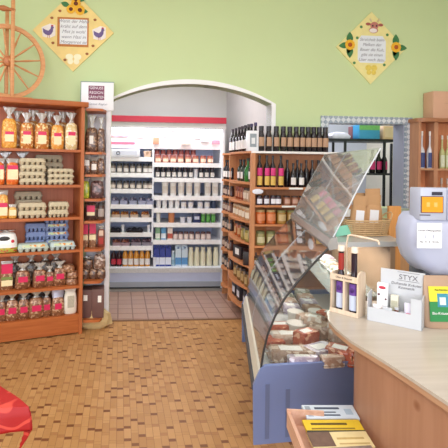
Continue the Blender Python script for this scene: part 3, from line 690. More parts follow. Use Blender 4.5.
row(CF, RZ[4], YI, [158.5, 164.5, 171, 177], 5.4, 9.5, tub(M('eceaea', .4, .04), M('f4f2f2', .4)), 'white cream cup', 'on the fourth right cooler shelf', 'cup', 'white cream cups')
row(CF, RZ[4], YI, [183.5, 190.5, 200, 207], 5.6, 8, jar(M('d5d6e0', .3, .1), M('6a6a78', .4), lb, lidfrac=.2), 'low pale jar with grey lid', 'on the fourth right cooler shelf', 'jar', 'low pale jars')
row(CF, RZ[4], YI, [213.5], 5, 9, jar(M('30405c', .3), M('202838', .4), None), 'single dark blue jar', 'at the right end of the fourth right cooler shelf', 'jar', rzj=0)
row(CF, RZ[5], YI, [158.3], 4.6, 10.5, tub(M('eceae2', .4), M('b8c8a8', .4)), 'white cup with greenish lid', 'at left of the fifth right cooler shelf', 'cup', rzj=0)
row(CF, RZ[5], YI, [171.3], 6.8, 10.5, tub(M('cc8458', .4), M('d4956c', .4)), 'round orange-brown clay pot', 'on the fifth right cooler shelf', 'pot', rzj=0)
row(CF, RZ[5], YI, [182.5, 189.5], 5.6, 5.5, tub(M('dedee6', .4), M('ececf2', .4)), 'low white butter tub', 'on the fifth right cooler shelf', 'tub', 'low butter tubs', ords=['left', 'right'])
row(CF, RZ[5], YI, [196.3], 7, 10.5, box(M('22305e', .4), M('c9cfe4', .5, .2, 60), .07, 'milk_pack', (.15, .85, .3, .6)), 'dark blue and white pack left of green cups', 'on the fifth right cooler shelf', 'box', rzj=0)
row(CF, RZ[5], YI, [203, 208, 213], 4.7, 9.5, tub(M('4c9440', .4, .1), M('dfe8d8', .4), M('6cb45a', .5)), 'bright green yoghurt cup', 'on the fifth right cooler shelf', 'cup', 'green yoghurt cups')
row(CF, RZ[6], YI, [157.5], 4.4, 14.5, lambda w, h: k_carton(w, h, w, M('7fae86', .4), M('e9f0e4', .5), M('3c7a4c', .4)), 'green milk carton at left', 'of the sixth right cooler shelf', 'carton', rzj=0)
row(CF, RZ[6], YI, [163.3], 4.6, 14.5, lambda w, h: k_carton(w, h, w, M('5b9ac8', .4), M('e4ecf4', .5), M('2c4c7c', .4)), 'light blue milk carton', 'on the sixth right cooler shelf', 'carton', rzj=0)
row(CF, RZ[6], YI, [169.7], 5, 14.5, lambda w, h: k_carton(w, h, w, M('ecdcd0', .4), M('c05a48', .5), None), 'white and red carton', 'beside the row of small pink jars', 'carton', rzj=0)
row(CF, RZ[6], YI, [175.3, 180.6, 186, 191.5, 197.6, 203, 208.4], 4.9, 7.5, jar(M('dcc4bc', .3, .08), M('5c3a40', .4), M('ecdcd6', .5), lidfrac=.25), 'small pinkish jar with dark lid', 'on the sixth right cooler shelf', 'jar', 'small pinkish jars')
bl = lambda w, h: k_carton(w, h, w, M('2f3f94', .35, .15, 30), M('dfe4f2', .5, .1, 50), M('22306e', .4))
row(CF, RZ[7], YI, [156, 162, 168], 5.5, 21, bl, 'dark blue milk carton with white lower band', 'at the cooler bottom', 'carton', 'dark blue milk cartons')
row(CF, RZ[7], YI-.05, [154.5], 3.4, 11, tub(M('e8eaf4', .4), M('3a4890', .4)), 'small white cup in front of the dark blue milk cartons', '', 'cup', rzj=0)
row(CF, RZ[7], YI, [172.8], 4, 15, bot(M('b8d0dc', .3), M('dde6ee', .4), M('8fb4c8', .5), neck=.6, shoulder=.6), 'pale blue drink bottle between blue and light milk cartons', '', 'bottle', rzj=0)
row(CF, RZ[7], YI, [177.8, 184], 5.8, 20.5, lambda w, h: k_carton(w, h, w, M('cfe0ee', .4, .05), M('5c94c8', .5, .2, 50), M('7d9ac0', .4)), 'light blue and white milk carton', 'at the cooler bottom', 'carton', 'light milk cartons', ords=['left', 'right'])
row(CF, RZ[7], YI, [190.8, 196.8, 202.8, 209, 215.6], 5.6, 18.5, bot(M('e8e4c8', .3, .03), M('e4e0c8', .4), None, neck=.62, shoulder=.68), 'cream buttermilk bottle', 'at the cooler bottom right', 'bottle', 'cream buttermilk bottles')
# ------------------------------------------------------------------ bottle shelves at the right side of the arch
X0 = W_.x(250.5, -.22, 1.0)
SY = YT - .22
AF = Frame((X0, SY), 0)                      # front unit, faces the shop
AD = .205
AW = AF.x(352, 0, 1.4)
az = [AF.z(290, y) for y in (187.5, 205.5, 224.5, 246, 269, 293)]
atop = AF.z(290, 151.5)
CEIL[(id(AF), 0)] = az + [atop]
pine = wood('c07a4c', 'd08c5c', 'X'); pineZ = wood('bc7c52', 'cc9062', 'Z')
a = E('bottle_shelf', AF.w(0, 0)); tag(a, 'pine corner shelf of bottles and jars, running from arch to behind the deli case', 'shelf')
mk('corner_post', B().box(0, .04, 0, .04, 0, atop-.02), pineZ, a)
mk('side_panel', B().box(AW-.03, AW, 0, AD, 0, atop-.02), pineZ, a)
mk('diagonal_partition', B().prism([(.036, .044), (.044, .036), (.212, .186), (.204, .194)], 0, atop-.022), pineZ, a)
mk('back_panel', B().box(.21, AW-.03, AD-.012, AD, .05, atop-.02), wood('b07450', 'be8460', 'Z'), a)
mk('top_board', B().prism([(0, 0), (AW, 0), (AW, AD), (AD, AD)], atop-.02, atop), M('eeeae6', .5, .04), a)
for i, z in enumerate(az):
    sb = mk('shelf_board', B().prism([(.04, .004), (AW-.03, .004), (AW-.03, AD-.012), (AD+.01, AD-.012), (.055, .035)], z-.02, z), pine, a)
    if i < 3:
        x = AF.x([296, 289, 300][i], 0, z); mk('price_rail', B().box(x-.07, x+.07, -.002, .004, z-.019, z-.001), M('f2f0ea', .5, .04), sb)
x, z = AF.hit(257.5, 191.5)
mk('oval_sign', B().ball(x, -.008, z, .055, .006, .026, 16), M('e9eaf2', .5, .1, 60), a)
kraft = M('b58f72', .6, .15, 60); blk = M('20191d', .12, .2, 20); blk2 = M('221a20', .3, .2)
TOPB = [261, 268.5, 276, 283, 289.5, 296, 302, 308, 313.5, 319, 325]
row(AF, atop, .07, TOPB, 6.1, 25, bot(blk, blk2, kraft, shoulder=.62, neck=.62, caplen=.2, labh=(.2, .56)), 'dark bottle with kraft label', 'on top of the pine bottle shelf', 'bottle', 'kraft-labelled bottles', rzj=.2)
pinkl = M('d8347c', .5, .1); yel = M('e0b85a', .5, .3, 60); gry = M('b9a9b0', .5, .1)
row(AF, az[0], .06, [259.3, 266.5, 272.5, 280.5], 5.6, 31.5, bot(blk, blk2, yel, shoulder=.62, neck=.35, labh=(.06, .34), lab2=(pinkl, .36, .6)), 'dark bottle with pink and yellow label', 'on the pine bottle shelf', 'bottle', 'pink and yellow labelled bottles')
row(AF, az[0], .06, [293, 301], 5.6, 24, bot(blk, blk2, lb, shoulder=.55, neck=.35, labh=(.1, .4)), 'dark wine bottle with white label', 'beside the pink-labelled bottles', 'bottle', 'white-label wine bottles', ords=['left', 'right'])
row(AF, az[0], .135, [287, 297, 306, 312, 318], 5.4, 27, bot(blk, blk2, None, shoulder=.55, neck=.35), 'unlabelled black bottle in the back row', 'behind the white-label wine bottles', 'bottle', 'back row black bottles')
row(AF, az[0]+.0, .14, [325], 10, 26, box(M('34406e', .5, .3, 30), None, .06), 'dark blue carton half hidden by deli glass', 'on the pine bottle shelf', 'box', rzj=0)
row(AF, az[1], .05, [259, 266, 273, 278], 6.2, 9.5, jar(M('4a3440', .25), M('2c2428', .4), M('eceaf0', .5), labh=(.15, .65)), 'small dark jar with white label', 'on the second pine shelf', 'jar', 'small dark jars with white labels')
row(AF, az[1], .05, [286.5, 294.5, 302], 7, 9, jar(M('9a6248', .3, .2), M('3d2a26', .4), M('c9a08c', .5)), 'small brown jar with dark lid', 'right of the white-labelled jars', 'jar', 'small brown jars')
row(AF, az[2], .06, [260, 270.5], 10, 14, jar(M('c4632c', .2, .2, 30), M('b09060', .4), M('d98a5c', .5, .2, 50), labh=(.25, .7)), 'large orange preserve jar', 'on the third pine shelf', 'jar', 'orange preserve jars', ords=['left', 'right'])
row(AF, az[2], .06, [281, 291], 9.5, 13.5, jar(M('a37c3c', .2, .2, 30), M('8a8450', .4), M('c9b080', .5, .2, 50), labh=(.25, .7)), 'large olive-yellow preserve jar', 'right of the orange jars', 'jar', 'olive preserve jars', ords=['left', 'right'])
row(AF, az[3], .06, [260, 270.5], 9.5, 14, jar(M('8d8350', .2, .2, 30), M('6d7048', .4), M('c2b890', .5, .2, 50), labh=(.2, .6)), 'olive green pickle jar', 'on the fourth pine shelf', 'jar', 'olive pickle jars', ords=['left', 'right'])
row(AF, az[4], .06, [256.5], 7, 12, jar(M('7d6a40', .2, .2, 30), M('4d4038', .4), lb), 'brown jar just above the far end of deli glass', '', 'jar', rzj=0)
# side unit along the alcove wall, faces left, convex board fronts
BF = Frame((X0, SY), R(-90))                 # local x: towards the shop (negative = deeper in), y: to the right
BD = AXR - X0 - .003
def bx(py_px, z, y=0):                       # world Y of an image column on the front plane -> local x (negative)
    return BF.x(py_px, y, z)
xm, xe = bx(229.5, 1.2), bx(216.5, 1.2)
xe = max(xe, -(YC - .10 - SY))
print('side', X0, BD, xm, xe)
bz = [BF.hit(249.5, y)[1] for y in (182.5, 202.5, 221.5, 243.5, 267, 290)]
btop = atop
bb = E('curved_wing'); bb.parent = a; bb.rotation_euler = (0, 0, R(-90))
mk('divider_panel', B().box(xm-.035, xm, 0, BD, 0, btop-.02), pineZ, bb); mk('divider_panel', B().box(xe, xe+.03, 0, BD, 0, btop-.02), pineZ, bb)
def bow(xa, xb, z0, z1, amp=.07):
    pts = [(xa, BD)] + [(xa + (xb-xa)*i/10, -amp*math.sin(PI*i/10)) for i in range(11)] + ([(-.04, .035), (-.2, .185), (-.232, BD)] if xb > -.04 and z1 != btop else [(-.006, 0), (-AD-.004, AD-.004), (-AD-.004, BD)] if xb == 0 else [(xb, BD)])
    return B().prism(pts, z0, z1)
for z in bz:
    mk('shelf_board', bow(xm, -.035, z-.02, z), pine, bb); mk('shelf_board', bow(xe+.03, xm-.035, z-.02, z, .05), pine, bb)
mk('top_board', bow(xm, 0, btop-.02, btop), pine, bb); mk('top_board', bow(xe, xm, btop-.02, btop, .05), pine, bb)
def side(zi, xs, y, w, h, mk_, desc, place, cat, group, ords=None, z=None):
    z = (bz[zi] if z is None else z); pr = mk_(w, h); n = len(xs)
    for i, x in enumerate(xs):
        o = pr if i == 0 else dup(pr); put(o, BF, x, y, z, random.uniform(-.3, .3))
        tag(o, f'{desc} {place}' if n == 1 else f'{desc}, {ords[i] if ords else ["nearest", "second nearest", "third nearest", "fourth nearest", "fifth nearest", "sixth nearest", "seventh nearest"][i]} {place}', cat, group if n > 1 else None)
m1 = [-.13, -.26, -.39, -.52]
side(0, [-.12, ], .05, .075, .25, bot(blk, blk2, lb, shoulder=.55, neck=.35), 'dark wine bottle with white label beside the corner post', 'in the bowed shelf', 'bottle', None)
side(0, [-.27], .05, .075, .24, bot(M('2f7a34', .12, .2), M('2a3a2a', .4), None, shoulder=.5, neck=.35), 'bright green wine bottle', 'in the bowed shelf', 'bottle', None)
side(0, [-.42, -.55], .05, .07, .23, bot(M('2c3a2c', .15, .2), blk2, lb, shoulder=.55, neck=.35), 'dark green wine bottle', 'left of the bright green one', 'bottle', 'dark green wine bottles', ['near', 'far'])
side(1, [-.12, -.24], .03, .07, .13, jar(M('b99a80', .2, .2), M('3d2c28', .4), M('dccab8', .5)), 'pale brown jar with dark lid', 'on the second bowed board', 'jar', 'pale brown jars', ['near', 'far'])
side(1, [-.36, -.46, -.56], .03, .06, .13, jar(M('8a3f28', .2, .2), M('9a4a30', .4), M('c08060', .5)), 'slim red-brown jar', 'on the second bowed board', 'jar', 'slim red-brown jars', ['near', 'middle', 'far'])
side(2, [-.10, -.22, -.34, -.46, -.57], .02, .085, .125, jar(M('b98a60', .2, .2), M('c9b090', .4), M('e0d0ba', .5)), 'clear jar of tan preserve', 'on the third bowed board', 'jar', 'tan preserve jars')
side(3, [-.12, -.26], .03, .10, .14, jar(M('8a7a3c', .2, .2), M('3d3028', .4), M('b8a060', .5)), 'wide olive jar with dark lid', 'on the fourth bowed board', 'jar', 'wide olive jars', ['near', 'far'])
side(3, [-.42, -.55], .03, .08, .15, jar(M('a8562c', .2, .2), M('3d3028', .4), M('caa070', .5)), 'orange-brown jar with dark lid', 'on the fourth bowed board', 'jar', 'orange-brown jars', ['near', 'far'])
side(4, [-.17, -.44], .05, .20, .13, box(M('2a2226', .4), M('efece8', .5), .13, lab=(.3, .75, .3, .8)), 'black gift box with white label', 'on the fifth bowed board', 'box', 'black gift boxes', ['near', 'far'])
side(5, [-.12, -.26, -.40, -.54], .03, .09, .15, jar(M('7d5a30', .2, .2), M('2c2426', .4), M('b89a68', .5)), 'dark-lidded amber jar', 'on the sixth bowed board', 'jar', 'dark-lidded amber jars')
side(5, [-.15, -.38, -.56], .04, .11, .16, box(M('2b2830', .4), M('dcdce4', .5, .2), .10, lab=(.1, .9, .2, .6)), 'black and silver boxed bottle', 'on the lowest board of the bowed shelf', 'box', 'black and silver boxes', ['near', 'middle', 'far'], z=.15)
mk('shelf_board', bow(xm, -.035, .13, .15), pine, bb); mk('shelf_board', bow(xe+.03, xm-.035, .13, .15, .05), pine, bb)
mid = (xm-.035 + xe+.03)/2; q = [mid+.13, mid, mid-.13]
specs = [(0, .07, .23, 'b', '232028', 'dark bottle', 'bottle'), (1, .08, .12, 'j', '4d3430', 'dark brown jar', 'jar'), (2, .08, .12, 'j', '6a4030', 'red-brown jar', 'jar'), (3, .08, .13, 'j', '3f3432', 'black-brown jar', 'jar'), (4, .08, .12, 'j', '5a3c34', 'dull brown jar', 'jar'), (5, .08, .13, 'j', '3a3034', 'nearly black jar', 'jar')]
for i, w, h, k_, col, nm, ct in specs:
    f = bot(M(col, .2, .2), blk2, lb, shoulder=.55, neck=.35) if k_ == 'b' else jar(M(col, .2, .2), blk2, M('b8a090', .5))
    side(i, q, .03, w, h, f, nm, 'in the far bay of the bowed shelf', ct, nm + 's in the far bay', ['near', 'middle', 'far'])
# on top of the side unit
wl = bot(blk, M('3a2c34', .3), M('e6e2e0', .5), shoulder=.58, neck=.34, labh=(.12, .45))
side(0, [-.30, -.42, -.54, -.66, -.80, -.94], .06, .078, .285, wl, 'tall black wine bottle with white label', 'on top of the bowed shelf', 'bottle', 'wine bottles on the bowed shelf', z=btop)
side(0, [-.36, -.5, -.62], .15, .075, .31, bot(blk, M('3b2f58', .3), None, shoulder=.58, neck=.34), 'back-row wine bottle with purple cap', 'on top of the bowed shelf', 'bottle', 'purple-capped bottles', ['near', 'middle', 'far'], z=btop)
s1 = E('framed_card', AF.w(.052, .09, atop), .0); 
xx, zz = AF.hit(251.5, 129, .09)
s1.location = AF.w(.035, .09, atop+.0008)
tag(s1, 'white gift box with grey picture window between wine bottles and kraft-labelled bottles', 'box')
s1.name = 'gift_box'
mk('box_body', B().box(-.055, .055, -.03, .03, 0, .2, .003), M('e9e9ec', .4, .05), s1)
mk('picture_window', B().box(-.032, .032, -.032, -.029, .04, .17), M('8f989e', .4, .3, 40), s1)
mk('picture_mount', B().box(-.018, .018, -.0335, -.0315, .07, .13), M('e4e4e4', .4, .05), s1)
side(0, [-.12], .06, .06, .2, box(M('dfdde0', .35, .06), M('a8a4ac', .5), .05, name='gift_box', lab=(.2, .8, .2, .75)), 'slim silvery gift box behind the white gift box', 'on the shelf corner', 'box', None, z=btop)

# ------------------------------------------------------------------ storeroom seen through the mosaic opening
SF = Frame((0, YT+.75), 0)
rk = E('storage_rack', SF.w(0, 0)); tag(rk, 'black metal rack in the storeroom behind the mosaic-framed opening', 'shelf')
xa, xb, xc = SF.x(345, 0, 1.7), SF.x(384, 0, 1.5), SF.x(391, .3, 1.5)
bkm = M('24262e', .4)
za_, zb_ = SF.z(360, 139), SF.z(370, 173)
for x, y in ((xa, 0), (xb, 0), (xc, .3), (xa, .3)): mk('rack_post', B().box(x-.012, x+.012, y-.012, y+.012, 0, za_-.03), bkm, rk)
mk('rack_board', B().box(SF.x(322, 0, 1.8), SF.x(397, 0, 1.8), -.02, .33, za_-.03, za_), bkm, rk)
mk('rack_board', B().box(xa-.2, SF.x(389, 0, 1.5), -.02, .33, zb_-.025, zb_), bkm, rk)
mk('rack_board', B().box(xa, xb, -.02, .33, .6, .62), bkm, rk)
o = mk('folded_cloth', B().sq([(.13, .1, 0, .04), (.14, .1, .03, .06), (.1, .08, .07, .1), (.04, .03, .085)]), M('c8c4d4', .9, .15, 20), loc=SF.w(SF.x(338, .1, za_), .1, za_+.001)); tag(o, 'pale lilac folded cloth on the top board of the storeroom rack', 'cloth')
row(SF, za_, .06, [365], 21, 14, box(M('3f9bd0', .4, .08), M('79bf74', .5, .3, 40), .2, lab=(0, 1, .62, 1)), 'blue box with green top strip', 'on the storeroom rack', 'box', rzj=0)
row(SF, za_, .06, [387], 18, 13, box(M('e6bfa0', .5, .06), M('efd0b8', .5), .2, lab=(.1, .9, .15, .85)), 'peach coloured box', 'on the storeroom rack', 'box', rzj=0)
row(SF, za_, .16, [352.5], 5, 13, box(M('8a5a60', .5), None, .1), 'narrow reddish box left of the blue box', '', 'box', rzj=0)
row(SF, zb_, .05, [372, 378.5, 384], 5.6, 23, bot(blk, blk2, pinkl, shoulder=.55, neck=.4, labh=(.15, .5)), 'dark bottle with bright pink label', 'on the storeroom rack', 'bottle', 'pink-labelled storeroom bottles')
row(SF, zb_, .05, [362, 367.3], 4, 9, tub(M('ecebf0', .4), M('ecebf0', .4)), 'small white pot', 'beside the pink-labelled storeroom bottles', 'pot', 'white storeroom pots', ords=['left', 'right'])
o = mk('salt_lamp', B().sq([(.05, .05, 0, .05), (.065, .06, .04, .08), (.06, .055, .09, .08), (.03, .03, .13, .05)]), M('e88a70', .5, .2, 20), loc=SF.w(SF.x(352, .1, zb_), .1, zb_+.001)); tag(o, 'orange-pink lumpy ornament on the lower storeroom rack board', 'ornament'); o.name = 'stone_ornament'
row(SF, zb_, .2, [350, 357], 8, 17, box(M('c4c0cc', .5, .2), M('e4e0e8', .5), .1), 'pale grey carton', 'at the back of the lower storeroom rack board', 'box', 'pale storeroom cartons', ords=['left', 'right'])

# ------------------------------------------------------------------ right wooden shelf
RD = .14
RF = Frame((W_.x(417, -RD, 1.5), YT - RD - .02), 0)
RW = 1.0
rz = [RF.z(440, 168.5), RF.z(440, 226)]; rtop = RF.z(430, 119.5)
RF_ = E('wooden_shelf', RF.w(0, 0)); tag(RF_, 'light wooden shelf at the right edge holding slim bottles', 'shelf')
oak = wood('c08a64', 'd0a078', 'X'); oakZ = wood('b88060', 'c8926e', 'Z')
mk('side_panel', B().box(0, .025, 0, RD, 0, rtop-.025), oakZ, RF_); mk('side_panel', B().box(RW-.025, RW, 0, RD, 0, rtop-.025), oakZ, RF_)
xq = RF.x(436, 0, 1.7)
mk('upright', B().box(xq-.02, xq+.02, 0, RD-.01, 0, rtop-.025), oakZ, RF_)
mk('back_panel', B().box(.025, RW-.025, RD-.012, RD, 0, rtop-.025), wood('cc8055', 'd89064', 'Z'), RF_)
pts = [(-.02, RD)] + [(-.02+.12*(1-math.cos(PI/2*i/8)), .02-.06*math.sin(PI/2*i/8)) for i in range(9)] + [(RW, -.05), (RW, RD)]
mk('top_board', B().prism(pts, rtop-.025, rtop+.012), wood('a06846', 'b27a54', 'X'), RF_)
for z in rz: mk('shelf_board', B().box(.025, RW-.025, .004, RD-.012, z-.02, z), oak, RF_)
slim = bot(M('e0e0e4', .15, .08), M('f0ece4', .4), M('3b477e', .5, .4, 60), shoulder=.42, neck=.3, labh=(.02, .42))
row(RF, rz[0], .06, [421.5, 429.5], 5.6, 37, slim, 'slim clear bottle with blue patterned label', 'on the right wooden shelf', 'bottle', 'slim blue-labelled bottles', ords=['left', 'right'], rzj=0)
row(RF, rz[0], .06, [441.8, 447.6], 5, 33, bot(M('c9cc8e', .15, .08), M('e4e0d4', .4), M('d9dcc0', .5, .2, 50), shoulder=.45, neck=.3, labh=(.05, .4)), 'slim bottle of pale yellow-green liqueur', 'at the right picture edge', 'bottle', 'pale green liqueur bottles', ords=['left', 'right'], rzj=0)
row(RF, rz[1], .06, [433, 441, 447], 4.6, 47, bot(M('caa890', .15, .1), M('c4b4a8', .4), None, shoulder=.55, neck=.35), 'clear slim bottle behind the weighing scale', 'on the lower board', 'bottle', 'slim bottles behind the scale', rzj=0)
o = k_box(.42, .36, .15, M('d8a98c', .8, .06, 6), None, 'cardboard_box'); 
o.location = RF.w(RF.x(429, .06, rtop+.012)+.21, .075, rtop+.013)
hb_ = (RF.z(430, 91) - rtop - .012)
o.scale = (1, 1, hb_/.36); tag(o, 'plain brown cardboard box on top of the right wooden shelf', 'box')
text('·····', .05, M('a98874', .8), o, (-.06, -.0762, .2))

# ------------------------------------------------------------------ deli case
pN = hitz(253, 442); pF = hitz(242, 342)
CK = Frame(pN, -math.atan2(pF.x-pN.x, pF.y-pN.y)); L = 1.42; SHR = .32; CW = .92
def cp(x, z, s): return (x, x*SHR + s*L, z)
def cloft(prof, s0, s1, b=None, n=2):
    b = b or B(); return b.loft([[cp(x, z, s0+(s1-s0)*i/(n-1)) for x, z in prof] for i in range(n)])
dc = E('deli_case', CK.w(0, 0), CK.yaw); tag(dc, 'curved-glass refrigerated deli case with blue end panel', 'display case')
bluep = M('7f90c0', .4, .05, 4)
endp = [(0, .0), (-.006, .33), (.035, .415), (.06, .435), (CW, .435), (CW, 0)]
e_ = .03
mk('end_panel', cloft(endp, -.02, .0), bluep, dc)
mk('end_panel', cloft(endp, 1.0, 1.02), bluep, dc)
for xs, zt_ in ((.075, .335), (.19, .30)):
    g = B().loft([[(xs-.012, (xs)*SHR-.02*L-.007, .03), (xs+.012, (xs+.024)*SHR-.02*L-.007, .03), (xs+.012, (xs+.024)*SHR-.02*L+.004, .03), (xs-.012, xs*SHR-.02*L+.004, .03)],
                  [(xs-.012, (xs)*SHR-.02*L-.007, zt_), (xs+.012, (xs+.024)*SHR-.02*L-.007, zt_), (xs+.012, (xs+.024)*SHR-.02*L+.004, zt_), (xs-.012, xs*SHR-.02*L+.004, zt_)]])
    mk('moulded_rib', g, M('6f7ca2', .4, .05), dc)
mk('front_panel', cloft([(.05, .07), (.035, .17), (.06, .17), (.08, .07)], 0, 1), M('c7b9a0', .45, .05), dc)
mk('front_panel', cloft([(.02, .18), (.0, .28), (.03, .28), (.05, .18)], 0, 1), M('a9aeb4', .4, .05), dc)
mk('bumper_strip', cloft([(-.004, .285), (-.012, .30), (-.004, .335), (.02, .335), (.02, .285)], 0, 1), M('4c4f55', .5), dc)
mk('front_panel', cloft([(.004, .34), (.025, .405), (.05, .405), (.03, .34)], 0, 1), M('d9d3c4', .4, .05), dc)
mk('kick_plate', cloft([(.09, .02), (.09, .07), (.11, .07), (.11, .02)], 0, 1), M('3c4048', .5), dc)
mk('case_foot', cloft([(.07, 0), (.07, .02), (CW-.05, .02), (CW-.05, 0)], .02, .98), M('2c2e34', .5), dc)
DZ = .40
mk('display_deck', cloft([(.045, DZ-.02), (.045, DZ), (CW-.03, DZ+.0), (CW-.03, DZ-.02)], 0, 1), M('cfd0cf', .35, .05, 6), dc)
mk('rear_wall', cloft([(.80, DZ), (.80, 1.08), (.83, 1.08), (.83, DZ)], 0.0, 1), M('94785e', .5, .3, 4), dc)
TZ = 1.085
mk('worktop', cloft([(.47, TZ), (.47, TZ+.03), (.88, TZ+.03), (.88, TZ)], 0, 1), M('c9c9c6', .3, .05, 5, metal=.3), dc)
mk('inner_shelf', cloft([(.5, .74), (.5, .745), (.80, .745), (.80, .74)], .12, 1), glass('dfe8e6', .08, .25), dc)
mk('glass_rail', cloft([(.425, 1.07), (.415, 1.10), (.43, 1.14), (.47, 1.145), (.48, 1.08)], -.005, 1.005), M('c4c6c8', .25, .03, 4, metal=.6), dc)
gp = [(.04, .415), (.052, .50), (.075, .60), (.115, .70), (.17, .80), (.24, .89), (.32, .98), (.42, 1.08)]
def pane(prof, s0, s1, th=.006):
    off = [(x-th*.8, z+th*.6) for x, z in prof]
    return cloft(prof + off[::-1], s0, s1)
gl = glass('f6f8f7', .16, .05, .02, 1.0)
mk('curved_glass', pane(gp, 0.004, .496), gl, dc); mk('curved_glass', pane(gp, .504, .996), gl, dc)
up = [(.45, 1.145), (.50, 1.24), (.57, 1.38), (.65, 1.53), (.73, 1.665)]
mk('upper_glass', pane(up, 0.004, .496), glass('f6f8f8', .08, .22), dc); mk('upper_glass', pane(up, .504, .996), glass('f6f8f8', .08, .22), dc)
endg = [(.055, .44)] + gp[1:] + [(.45, 1.08), (.80, 1.08), (.80, .44)]
mk('end_glass', cloft(endg, .006, .010), glass('f6f8f7', .02, .02), dc); mk('end_glass', cloft(endg, .99, .994), glass('f6f8f7', .02, .02), dc)
seal = M('2b2623', .5); seam = M('c9cdd2', .3)
for s_, m_ in ((0, seal), (.5, seam), (1.0, seal)): mk('glass_edge', B().tube([cp(x, z, s_) for x, z in gp], .006, 6), m_, dc)
for s_ in (0, .5, 1.0): mk('glass_edge', B().tube([cp(x, z, s_) for x, z in up], .004, 6), seam, dc)
mk('glass_edge', B().tube([cp(up[-1][0], up[-1][1], 0), cp(up[-1][0], up[-1][1], 1)], .004, 6), seam, dc)
mk('support_post', B().tube([cp(.82, TZ+.03, .97), cp(.76, 1.66, .97)], .01), M('b9bcc0', .3, metal=.6), dc)
# goods in the case
def cz(px, py, z): 
    p = hitz(px, py, z); return p
def lay(o, px, py, z, rz, desc, cat, dz=0):
    p = cz(px, py, z); o.location = (p.x, p.y, z+.0008+dz); o.rotation_euler = (0, 0, rz); tag(o, desc, cat)
def pack(w, d, h, body, top, name='meat_pack'):
    t = E(name)
    mk('pack_body', B().sq([(w*.48, d*.47, 0), (w*.5, d*.5, h*.15, .02), (w*.47, d*.46, h*.5, .06), (w*.49, d*.47, h*.85, .05), (w*.45, d*.43, h, .04)], p=8, n=32), body, t)
    if top: mk('pack_label', B().box(-w*.28, w*.2, -d*.25, d*.25, h-.004, h+.002), top, t)
    mk('film_edge', B().box(-w*.54, w*.54, -d*.52, d*.52, h*.2, h*.24), clearp, t)
    return t
redm = speck('c46a4c', 'a84c38', 'e8b090', 40); palem = speck('d9c2b0', 'c09a84', 'efe6dc', 40); brn = speck('b49680', '94745e', 'dcc8b4', 40); lil = speck('ccc0cc', 'a89cb0', 'f0eaf2', 40)
wl_ = M('f4f2ee', .5, .05)
goods = [(281, 332, .22, .10, .06, redm, wl_, .1, 'red sausage pack with white label at the back left of the deck'),
 (291, 343, .27, .12, .065, palem, wl_, .05, 'pale wrapped pack with wide white label in the middle left'),
 (292, 360, .27, .13, .07, brn, wl_, 0, 'large brown pack with white label at the front left corner'),
 (307, 329, .13, .12, .10, palem, None, .3, 'crumpled pale parcel beside the red sausage pack'),
 (320, 358, .20, .13, .07, lil, wl_, .5, 'lilac film-wrapped pack near the front centre'),
 (322, 339, .17, .13, .10, brn, None, -.4, 'dull brown pack behind the lilac one'),
 (341, 361, .17, .13, .08, redm, wl_, -.6, 'reddish pack with white label at the front right'),
 (313, 335, .12, .08, .13, palem, wl_, -.5, 'small pale pack leaning beside brown pack'),
 (303, 366, .18, .06, .06, lil, wl_, .1, 'lilac pack with white label by the front edge'),
 (341, 345, .15, .13, .13, palem, None, .2, 'pale parcel near the counter tip'),
 (273, 346, .12, .13, .05, redm, None, .2, 'thin dark red pack against the curved glass'),
 (332, 366, .14, .06, .06, palem, None, .2, 'small pale parcel at the front right edge'),
 (306, 348, .15, .10, .11, redm, wl_, .5, 'orange-red pack lying across the lilac and brown packs')]
for px, py, w, d, h, bm_, lm, rz_, desc in goods:
    lay(pack(w, d, h, bm_, lm), px, py, DZ, rz_-.1, desc, 'food pack')
sg = E('sausage_pack'); 
for i in range(3): mk('sausage', B().tube([(-.09+.03*k, .022*(i-1)+.006*math.sin(k), .022+.004*math.sin(k*1.2)) for k in range(7)], [.008, .016, .018, .018, .018, .016, .008]), redm, sg)
mk('pack_label', B().box(-.03, .05, -.03, .03, .042, .046), wl_, sg)
lay(sg, 330, 318, .49, -.9, 'orange-red sausages in film lying on top beside the counter tip', 'sausages')
# crate under the sausages
o = k_tray(.22, .085, .15, M('e4ddd0', .4), palem, 'food_tray', 5); lay(o, 331, 330, DZ, -.9, 'white tray heaped with pale cuts under the orange-red sausages', 'tray')
for i, (px, py, w, h, q) in enumerate([(301, 301, .135, .075, 'front left of the group'), (323, 303, .13, .07, 'front right of the group'), (296, 286, .12, .08, 'behind the left one'), (316, 289, .12, .075, 'behind the right one')]):
    o = k_tub(w, h, M('ded6cc', .35, .05), M('e9e3dc', .3), None); lay(o, px, py+14, .40 , 0, f'round white salad tub with lid in the deli case, {q}', 'tub', dz=0)
    o.location = CK.w(*[( .33, .62), (.46, .66), (.36, .86), (.52, .92)][i], DZ+.001)
